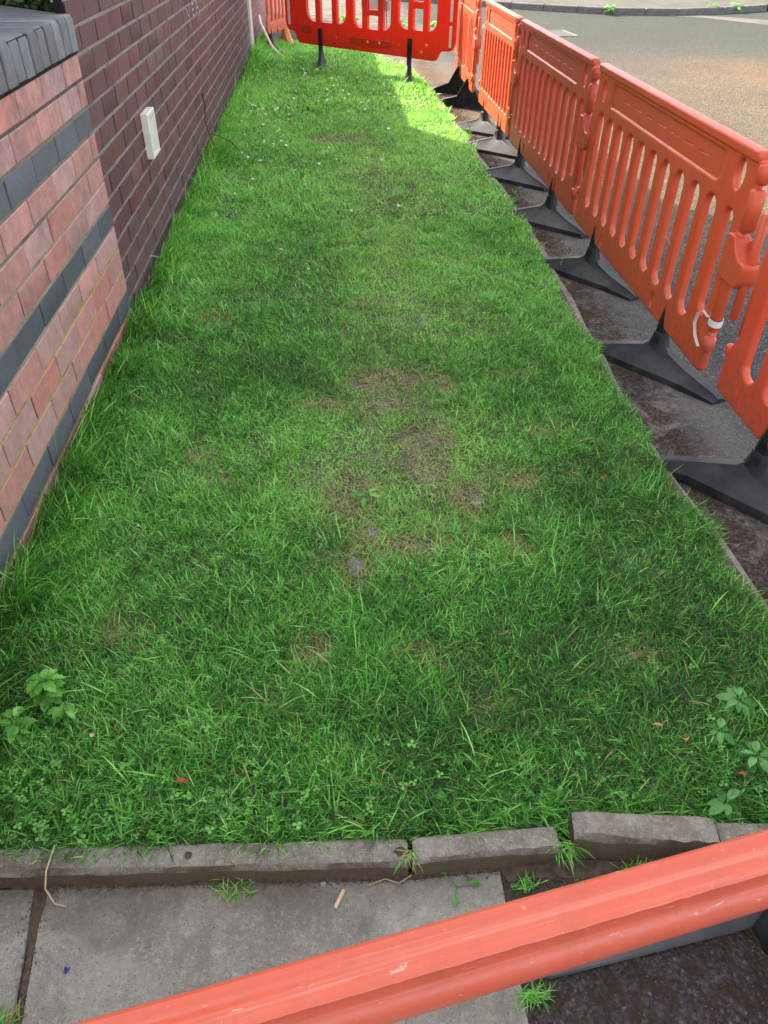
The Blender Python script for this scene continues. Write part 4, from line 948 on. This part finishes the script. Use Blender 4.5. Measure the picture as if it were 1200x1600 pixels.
# daisies
dm = None
def daisy_mesh(s_):
    V, F, mi = [], [], []; n = 12
    for k in range(n):
        a = 2 * math.pi * k / n; b = len(V); ca, sa = math.cos(a), math.sin(a)
        for u, v, z in ((.3, -.10, 0), (.95, -.15, .12), (1.02, 0, .12), (.95, .15, .12), (.3, .10, 0)): V.append(((ca * u - sa * v) * s_, (sa * u + ca * v) * s_, z * s_))
        F.append((b, b + 1, b + 2, b + 3, b + 4)); mi.append(0)
    b = len(V); V += [(.34 * s_ * math.cos(2 * math.pi * k / 8), .34 * s_ * math.sin(2 * math.pi * k / 8), .04 * s_) for k in range(8)] + [(0, 0, .2 * s_)]
    F += [(b + k, b + (k + 1) % 8, b + 8) for k in range(8)]; mi += [1] * 8
    return V, F, mi
V, F, mi = daisy_mesh(0.011); d0 = mesh('daisy', V, F, None, mats=[M_PETAL, M_EYE], mi=mi)
tag(d0, 'tiny white daisy in the long-shaded grass', 'daisy', 'daisies scattered through the grass')
cl = [(1.0, 6.9, .5), (.6, 6.4, .5), (1.2, 6.0, .5), (1.4, 5.3, .4), (.5, 3.2, .35), (.9, 2.9, .4), (.45, 5.0, .3), (1.6, 6.8, .4), (.75, 1.9, .4), (1.9, 3.6, .3), (.8, 0.9, .3)]
for i in range(165):
    c = random.choice(cl[:7] if random.random() < .8 else cl); x, y = random.gauss(c[0], c[2] * .7), random.gauss(c[1], c[2] * 1.2)
    x = min(max(x, .08), 2.2)
    d = d0 if i == 0 else d0.copy()
    if i: link(d)
    s_ = random.uniform(.7, 1.25) * (1.0 + 0.06 * max(0, y - 2)); d.location = (x, y, 0.052 + random.uniform(0, .02)); d.scale = (s_,) * 3; d.rotation_euler = (random.uniform(-.4, .4), random.uniform(-.4, .4), random.uniform(0, 6))
d0['label'] = d0['label']
for o in bpy.data.objects:
    if o.name.startswith('daisy'): o['label'] = 'tiny white daisy among the far grass'

# broad-leaved weeds
def weed(name, x, y, z, leaves, mat, lab, cat='weed', stem_h=0.06, serr=0.0, L=(0.04, 0.07), W=0.5, lean=(0.4, 1.1), group=None, fold=.35, curl=.45, petiole=0.4):
    root = empty(name, (x, y, z)); tag(root, lab, cat, group)
    V, F, H = [], [], []; SV, SF = [], []
    for i in range(leaves):
        az = i * 2.4 + random.uniform(-.4, .4); el = random.uniform(*lean); ln = random.uniform(*L)
        v, f = leaf_mesh('l', ln, ln * W, None, None, fold, curl * random.uniform(.5, 1.3), 9 if serr else 7, serr, wave=.01)
        h0 = stem_h * (i / max(1, leaves - 1)) * random.uniform(.7, 1.1); pl_ = ln * petiole
        m = Matrix.Translation((0, 0, h0)) @ Matrix.Rotation(az, 4, 'Z') @ Matrix.Rotation(-(math.pi / 2 - el), 4, 'Y')
        m2 = m @ Matrix.Translation((pl_, 0, 0)) @ Matrix.Rotation((math.pi / 2 - el) * .7, 4, 'Y') @ Matrix.Rotation(random.uniform(-.4, .4), 4, 'X')
        b = len(V); V += [tuple(m2 @ Vector(p)) for p in v]; F += [tuple(b + q for q in t) for t in f]; H += [random.random()] * len(v)
        a0, a1 = m @ Vector((0, 0, 0)), m @ Vector((pl_, 0, 0)); b = len(SV)
        for p in (a0, a1):
            for k in range(4): SV.append(tuple(p + Vector((0.0012 * math.cos(k * 1.57), 0.0012 * math.sin(k * 1.57), 0.0012 * math.cos(k * 1.57 + 1)))))
        SF += [(b + k, b + (k + 1) % 4, b + 4 + (k + 1) % 4, b + 4 + k) for k in range(4)]
    o = mesh('leaves', V, F, mat, root, sm=70)
    at = o.data.attributes.new('hue', 'FLOAT', 'POINT'); at.data.foreach_set('value', H)
    at = o.data.attributes.new('dry', 'FLOAT', 'POINT'); at.data.foreach_set('value', [0.0] * len(H))
    b = len(SV)
    for p in (Vector((0, 0, -.01)), Vector((0, 0, stem_h))):
        for k in range(5): SV.append((p.x + .002 * math.cos(k * 1.257), p.y + .002 * math.sin(k * 1.257), p.z))
    SF += [(b + k, b + (k + 1) % 5, b + 5 + (k + 1) % 5, b + 5 + k) for k in range(5)]
    mesh('stems', SV, SF, M_WEEDSTEM, root); return root
M_WEEDSTEM = m_plain('weed_stem', (0.10, 0.22, 0.05), (0.14, 0.28, 0.07), 40)
weed('leafy_weed', 0.265, -2.50, 0.01, 44, M_WEED, 'bright green weed with toothed leaves beside the low wall', stem_h=0.085, serr=.2, L=(.022, .042), W=.68)
weed('leafy_weed', 0.225, -2.62, 0.01, 26, M_WEED, 'smaller toothed weed at the left edge, below the larger one', stem_h=0.07, serr=.2, L=(.02, .038), W=.66)
weed('strap_leaf_plant', 0.27, -2.79, 0, 5, M_DOCK, 'blue-green plant with long strap leaves at the left edge', stem_h=0.03, L=(.10, .15), W=.16, lean=(.9, 1.3), petiole=.1)
weed('dock_plant', 2.12, -2.63, 0.0, 26, M_DOCK, 'broad-leaved dock at the right edge, farthest back', stem_h=.035, L=(.028, .048), W=.55, lean=(.8, 1.5), petiole=.3)
weed('dock_plant', 2.09, -2.80, 0.0, 26, M_DOCK, 'broad-leaved dock at the right edge, between the other two', stem_h=.035, L=(.026, .046), W=.55, lean=(.7, 1.3), petiole=.3)
weed('dock_plant', 1.96, -2.92, 0.0, 30, M_DOCK, 'low dock spreading over the right end of the raised edging stone', stem_h=.035, L=(.02, .042), W=.6, lean=(.7, 1.35), petiole=.3)
weed('dock_plant', 2.03, -2.72, 0.0, 22, M_DOCK, 'small pale dock half hidden in the grass, left of the right-edge docks', stem_h=.03, L=(.022, .04), W=.55, lean=(.8, 1.5), petiole=.3)
weed('leafy_weed', 0.33, -2.57, 0.0, 22, M_WEED, 'low toothed weed creeping into the grass, right of the two at the left edge', stem_h=.05, serr=.2, L=(.018, .034), W=.66)
weed('leafy_weed', 1.16, -1.66, 0, 6, M_WEED, 'small bright weed in the worn middle of the grass', stem_h=.03, L=(.03, .045), W=.45, lean=(.9, 1.3))
weed('plantain', 0.75, -2.83, 0, 8, M_DOCK, 'pale plantain rosette just above the long edging stone', stem_h=.01, L=(.05, .07), W=.28, lean=(.8, 1.3), petiole=.1)
for (x, y, lab) in ((2.47, .62, 'wispy pale weed growing by the foot of the taped barrier'), (2.44, 4.1, 'wispy weed beside the foot of the half-lit barrier'), (2.46, 2.0, 'wispy weed by the shaded barrier foot')):
    weed('wispy_weed', x, y, ZT, 26, M_WEED, lab, stem_h=.11, L=(.008, .016), W=.5, lean=(.5, 1.2), petiole=3.0)
weed('leaf_sprig', 1.30, -3.045, -0.038, 3, M_WEED, 'green leafy sprig fallen on the slab', 'sprig', stem_h=.006, L=(.02, .03), W=.6, lean=(1.3, 1.5), petiole=1.2)

# grass tufts on the paving
def tuft(x, y, z, n, ln, lab, spread=.02, dryp=.1, aim=None):
    px = x + rng.normal(0, spread, n); py = y + rng.normal(0, spread * .5, n); th = rng.uniform(0, 6.28, n)
    if aim is not None: th = aim + rng.normal(0, .8, n)
    l_ = ln * rng.uniform(.5, 1.3, n); V = np.zeros((n, 7, 3)); cx, cy, cz = px.copy(), py.copy(), np.full(n, z); P = [np.stack([cx, cy, cz], -1)]
    le = rng.uniform(.3, 1.2, n)
    for s_ in range(3):
        a = np.clip(le + .35 * s_, 0, 1.6); cx = cx + np.cos(th) * np.sin(a) * l_ / 3; cy = cy + np.sin(th) * np.sin(a) * l_ / 3; cz = np.maximum(cz + np.cos(a) * l_ / 3, z + .001); P.append(np.stack([cx, cy, cz], -1))
    side = np.stack([-np.sin(th), np.cos(th), 0 * th], -1)
    for s_, q in enumerate((.8, 1, .7)): V[:, 2 * s_] = P[s_] - side * .0013 * q; V[:, 2 * s_ + 1] = P[s_] + side * .0013 * q
    V[:, 6] = P[3]; V[:, :, 0] -= x; V[:, :, 1] -= y; V[:, :, 2] -= z
    o = build_blades('grass_tuft', [(V, rng.uniform(.3, .9, n), np.where(rng.random(n) < dryp, .9, .05))]); o.location = (x, y, z); tag(o, lab, 'grass tuft'); return o
tuft(1.72, -3.035, -.045, 60, .06, 'grass tuft growing at the base of the raised edging stone', .018, .05)
tuft(1.46, -3.05, -.045, 45, .028, 'small grass tuft in the mud by the middle edging stone', .014)
tuft(0.80, -3.02, -.038, 60, .035, 'flat dry-tipped tuft at the foot of the long edging stone', .022, .3)
tuft(1.425, -3.27, -.045, 90, .035, 'little green tuft on the slab edge below the rail', .014)
tuft(0.365, -3.26, -.038, 110, .045, 'grass tuft in the slab joint at the bottom left corner', .02, .4)
tuft(1.555, -2.985, .0, 90, .06, 'grass hanging through the gap beside the raised edging stone', .012, .25, aim=-1.57)
tuft(1.20, -2.985, .01, 45, .05, 'grass poking through the joint between long and middle edging stones', .008, .25, aim=-1.57)
# loose straw over the long kerb
t_ = tube('dry_straw', [(0.40, -2.93, .035), (0.395, -2.985, .03), (0.392, -3.01, 0.0), (0.41, -3.03, -.03), (0.435, -3.035, -.036)], .0018, M_STRAW); tag(t_, 'pale dry straw bent over the edging stone above the slab joint', 'straw')
t_ = tube('dry_straw', [(1.10, -3.03, -.034), (1.14, -3.02, -.03), (1.17, -3.03, -.034), (1.20, -3.015, -.03)], .0014, M_STRAW); tag(t_, 'curled straw lying against the long edging stone', 'straw')

# ------------------------------------------------------------------ crumbs of soil, moss and grit
def crumbs(name, pts, mat, lab):
    V, F = [], []
    T = [(1, 0, 0), (-.5, .87, 0), (-.5, -.87, 0), (0, 0, 1), (0, 0, -.4)]
    for (x, y, z, s_) in pts:
        b = len(V); a = random.uniform(0, 6.28); ca, sa = math.cos(a), math.sin(a); q = [random.uniform(.6, 1.4) for _ in T]
        for (u, v, w_), k in zip(T, q): V.append((x + (u * ca - v * sa) * s_ * k, y + (u * sa + v * ca) * s_ * k, z + w_ * s_ * .7 * k))
        F += [(b, b + 1, b + 3), (b + 1, b + 2, b + 3), (b + 2, b, b + 3)]
    o = mesh(name, V, F, mat); tag(o, lab, 'debris', kind='stuff')
pts = []
for _ in range(9000):
    y = random.uniform(-2.9, 6.5); x = float(edge_x(y)) + .03 + abs(random.gauss(0, .09))
    if vnoise(x, y, 6, 2) + .3 * vnoise(x, y, 22, 3) > .62 + .5 * max(0, x - float(edge_x(y)) - .15): pts.append((x, y, ZT + .001, random.uniform(.002, .0075)))
crumbs('verge_debris', pts, m_plain('moss_crumb', (0.05, 0.028, 0.016), (0.12, 0.08, 0.05), 60, 1.0, .5), 'brown crumbs of soil and dead moss along the verge edge')
pts = []
for _ in range(2600):
    x = random.uniform(.28, 2.2); y = foot_y(min(x, 1.42)) - abs(random.gauss(0, .007 if x < 1.4 else .05)) - (.012 if x > 1.55 else 0)
    pts.append((x, y, (-.0385 if x < 1.405 and x > .375 else ZT) + .0005, random.uniform(.0008, .0032 if x < 1.4 else .004)))
for _ in range(500):
    y = random.uniform(-3.4, -2.99); pts.append((jx(y) + random.gauss(.006, .006 + .012 * (y > -3.12)), y, -.0385, random.uniform(.0008, .003)))
for _ in range(500): pts.append((random.uniform(.4, 1.38), random.uniform(-3.5, -3.0), -.039, random.uniform(.0005, .0016)))
for _ in range(900): pts.append((random.uniform(1.42, 2.3), random.uniform(-3.6, -3.05), ZT, random.uniform(.0008, .0035)))
crumbs('pavement_grit', pts, m_plain('grit', (0.06, 0.045, 0.03), (0.2, 0.16, 0.12), 90, 1.0, .5), 'fine soil and grit swept against the edging stones')

# ------------------------------------------------------------------ litter and stones
def pebble(name, x, y, z, s_, mat, lab, cat='stone', flat=.45, seed=0, rz=0):
    import bmesh
    bm_ = bmesh.new(); bmesh.ops.create_icosphere(bm_, subdivisions=3, radius=1)
    rr_ = random.Random(seed); k1, k2, k3 = [rr_.uniform(1.5, 3.2) for _ in range(3)]
    for v in bm_.verts:
        c = v.co; f = 1 + .13 * math.sin(k1 * c.x * 2 + seed) + .12 * math.sin(k2 * c.y * 2.2 + 1) + .1 * math.cos(k3 * c.z * 3 + c.x * 4)
        v.co = Vector((c.x * s_[0] * f, c.y * s_[1] * f, max(-.6, min(.8, c.z)) * s_[0] * flat * f))
    me = bpy.data.meshes.new(name); bm_.to_mesh(me); bm_.free(); me.materials.append(mat); smooth(me, 60)
    o = link(bpy.data.objects.new(name, me)); o.location = (x, y, z); o.rotation_euler[2] = rz; tag(o, lab, cat); return o
pebble('stone', 1.11, -2.02, 0.004, (.030, .042), M_STONE, 'flat grey stone showing through the worn grass', flat=.35, seed=3)
pebble('stone', 1.12, -2.12, 0.002, (.020, .026), M_STONE, 'smaller flat grey stone just in front of the larger one', flat=.35, seed=5)
pebble('stone', 1.17, -1.85, 0.002, (.017, .026), M_STONE, 'thin grey stone behind the larger flat stone', flat=.35, seed=6)
pebble('stone', 1.26, -1.0, 0.002, (.04, .025), M_STONE, 'grey stone in the upper worn spot of the grass', flat=.3, seed=8)
pebble('stone', 1.555, -1.72, 0.008, (.018, .010), M_PALE, 'pale chalky stone in the right-hand worn spot', flat=.7, seed=9)
for k, (x, y, s_) in enumerate([(1.0, -3.02, .006), (1.145, -3.08, .004), (.45, -3.12, .004), (1.6, -3.06, .005), (1.67, -3.04, .004), (1.52, -3.07, .003)]):
    pebble('pebble', x, y, -.036 if x < 1.4 else -.044, (s_, s_), M_PALE, ['buff pebble by the wood splinter', 'tiny pale pebble on the slab near the rail', 'tiny white pebble near the slab joint', 'little pebble in the mud below the raised stone', 'second little pebble right of it in the mud', 'smallest pebble by the small tuft in the mud'][k], 'pebble', .7, k)
pebble('clod', 0.70, -2.965, .024, (.007, .009), M_TWIG, 'small brown crumb on top of the long edging stone', 'clod', .5, 4)
pebble('clod', 1.175, -2.985, .026, (.011, .009), M_TWIG, 'dark clod on the right end of the long edging stone', 'clod', .5, 12)
dead_leaf(2.03, -1.64, .05, M_REDLEAF, 'rusty orange leaf lying on the right side of the grass', .032, .016, .2)
dead_leaf(0.65, -2.79, .045, M_REDLEAF, 'small red leaf lying low in the grass on the left', .03, .010, .1)
dead_leaf(1.875, -2.715, .05, M_DRY, 'curled tan leaf in the grass above the raised stone', .024, .013, 2.6, tilt=(.5, -.5))
dead_leaf(1.925, -2.755, .045, M_DRY, 'second tan leaf just right of the curled one', .026, .018, 1.4, tilt=(-.4, .4))
dead_leaf(2.03, -2.86, .045, M_REDLEAF, 'dark red-brown leaf among the dock leaves', .02, .014, 2.1)
dead_leaf(0.42, -2.66, .05, M_STRAW, 'pale withered seed head under the toothed weed', .02, .012, 1.5)
V, F = [], []; rbox(V, F, -.022, .022, -.004, .004, 0, .007, .0015); o = mesh('wood_splinter', V, F, M_WOOD); o.location = (1.035, -3.055, -.039); o.rotation_euler[2] = R(62); tag(o, 'short pale wood splinter lying on the slab', 'splinter')
dead_leaf(1.99, -2.10, .045, M_BLUE, 'scrap of bright blue plastic in the grass', .016, .010, .8, 'litter')
dead_leaf(0.468, -3.17, -.037, M_NAVY, 'dark blue scrap lying on the large slab', .022, .010, 1.5, 'litter', tilt=(0, 0))
dead_leaf(0.385, -1.83, .05, M_TIE, 'pale blue-grey scrap in the grass near the low wall', .03, .006, 1.9, 'litter')
# weeds along the far kerb
for k, (x, y) in enumerate([(7.15, 15.0), (9.6, 15.45), (10.2, 15.6)]):
    weed('kerb_weed', x, y - .02, ZT + .03, 26, M_WEED, ['yellow-green weed on the far kerb, left of the other two', 'spreading yellow weed on the far kerb near the shadow', 'dark tuft of weed at the foot of the far kerb'][k], stem_h=.12, L=(.08, .14), W=.4, group='weeds along the far kerb')

for k, (x, y, l) in enumerate([(1.55, 13.9, 'low yellow-green weed seen through the middle window of the red barrier'), (2.55, 13.1, 'strip of yellow weed seen left in the right window of the red barrier'), (3.25, 12.9, 'weed seen at the right edge of the right window of the red barrier')]):
    weed('road_weed', x, y, ZT, 30, M_WEED, l, stem_h=.04, L=(.10, .22), W=.4, lean=(1.1, 1.5))
# ------------------------------------------------------------------ dark glossy shrub behind the low wall
sb = empty('evergreen_shrub', (-0.60, 0.80, 0)); tag(sb, 'dark glossy evergreen shrub behind the low wall', 'shrub')
n = 5200; V = []; F = []; H = []
for i in range(n):
    a, b_, c = rng.normal(0, 1, 3); q = math.sqrt(a * a + b_ * b_ + c * c); r_ = random.uniform(.72, 1.0) * (0.9 + .2 * vnoise(a * 2 / q, c * 2 / q, 2, 3))
    yl_ = b_ / q * .36 * r_; p = Vector((min(.60 - .09 - .26 * (.8 + yl_), a / q * .66 * r_), yl_, .85 + c / q * .8 * r_)); ln = random.uniform(.05, .09)
    m = Matrix.Translation(p) @ Matrix.Rotation(random.uniform(0, 6.28), 4, 'Z') @ Matrix.Rotation(random.uniform(-1.2, 1.2), 4, 'Y') @ Matrix.Rotation(random.uniform(-1, 1), 4, 'X')
    k = len(V); V += [tuple(m @ Vector(t)) for t in ((0, 0, 0), (ln * .5, -ln * .25, .004), (ln, 0, 0), (ln * .5, ln * .25, .004))]; F.append((k, k + 1, k + 2, k + 3)); H += [random.random()] * 4
o = mesh('foliage', V, F, M_SHRUB, sb)
at = o.data.attributes.new('hue', 'FLOAT', 'POINT'); at.data.foreach_set('value', H); at = o.data.attributes.new('dry', 'FLOAT', 'POINT'); at.data.foreach_set('value', [0.0] * len(H))
for k in range(5):
    a = k * 1.26; tube('stem', [(0, 0, -.05), (.1 * math.cos(a), .1 * math.sin(a), .4), (.3 * math.cos(a), .2 * math.sin(a), 1.0)], .022, M_TWIG, sb, taper=True)
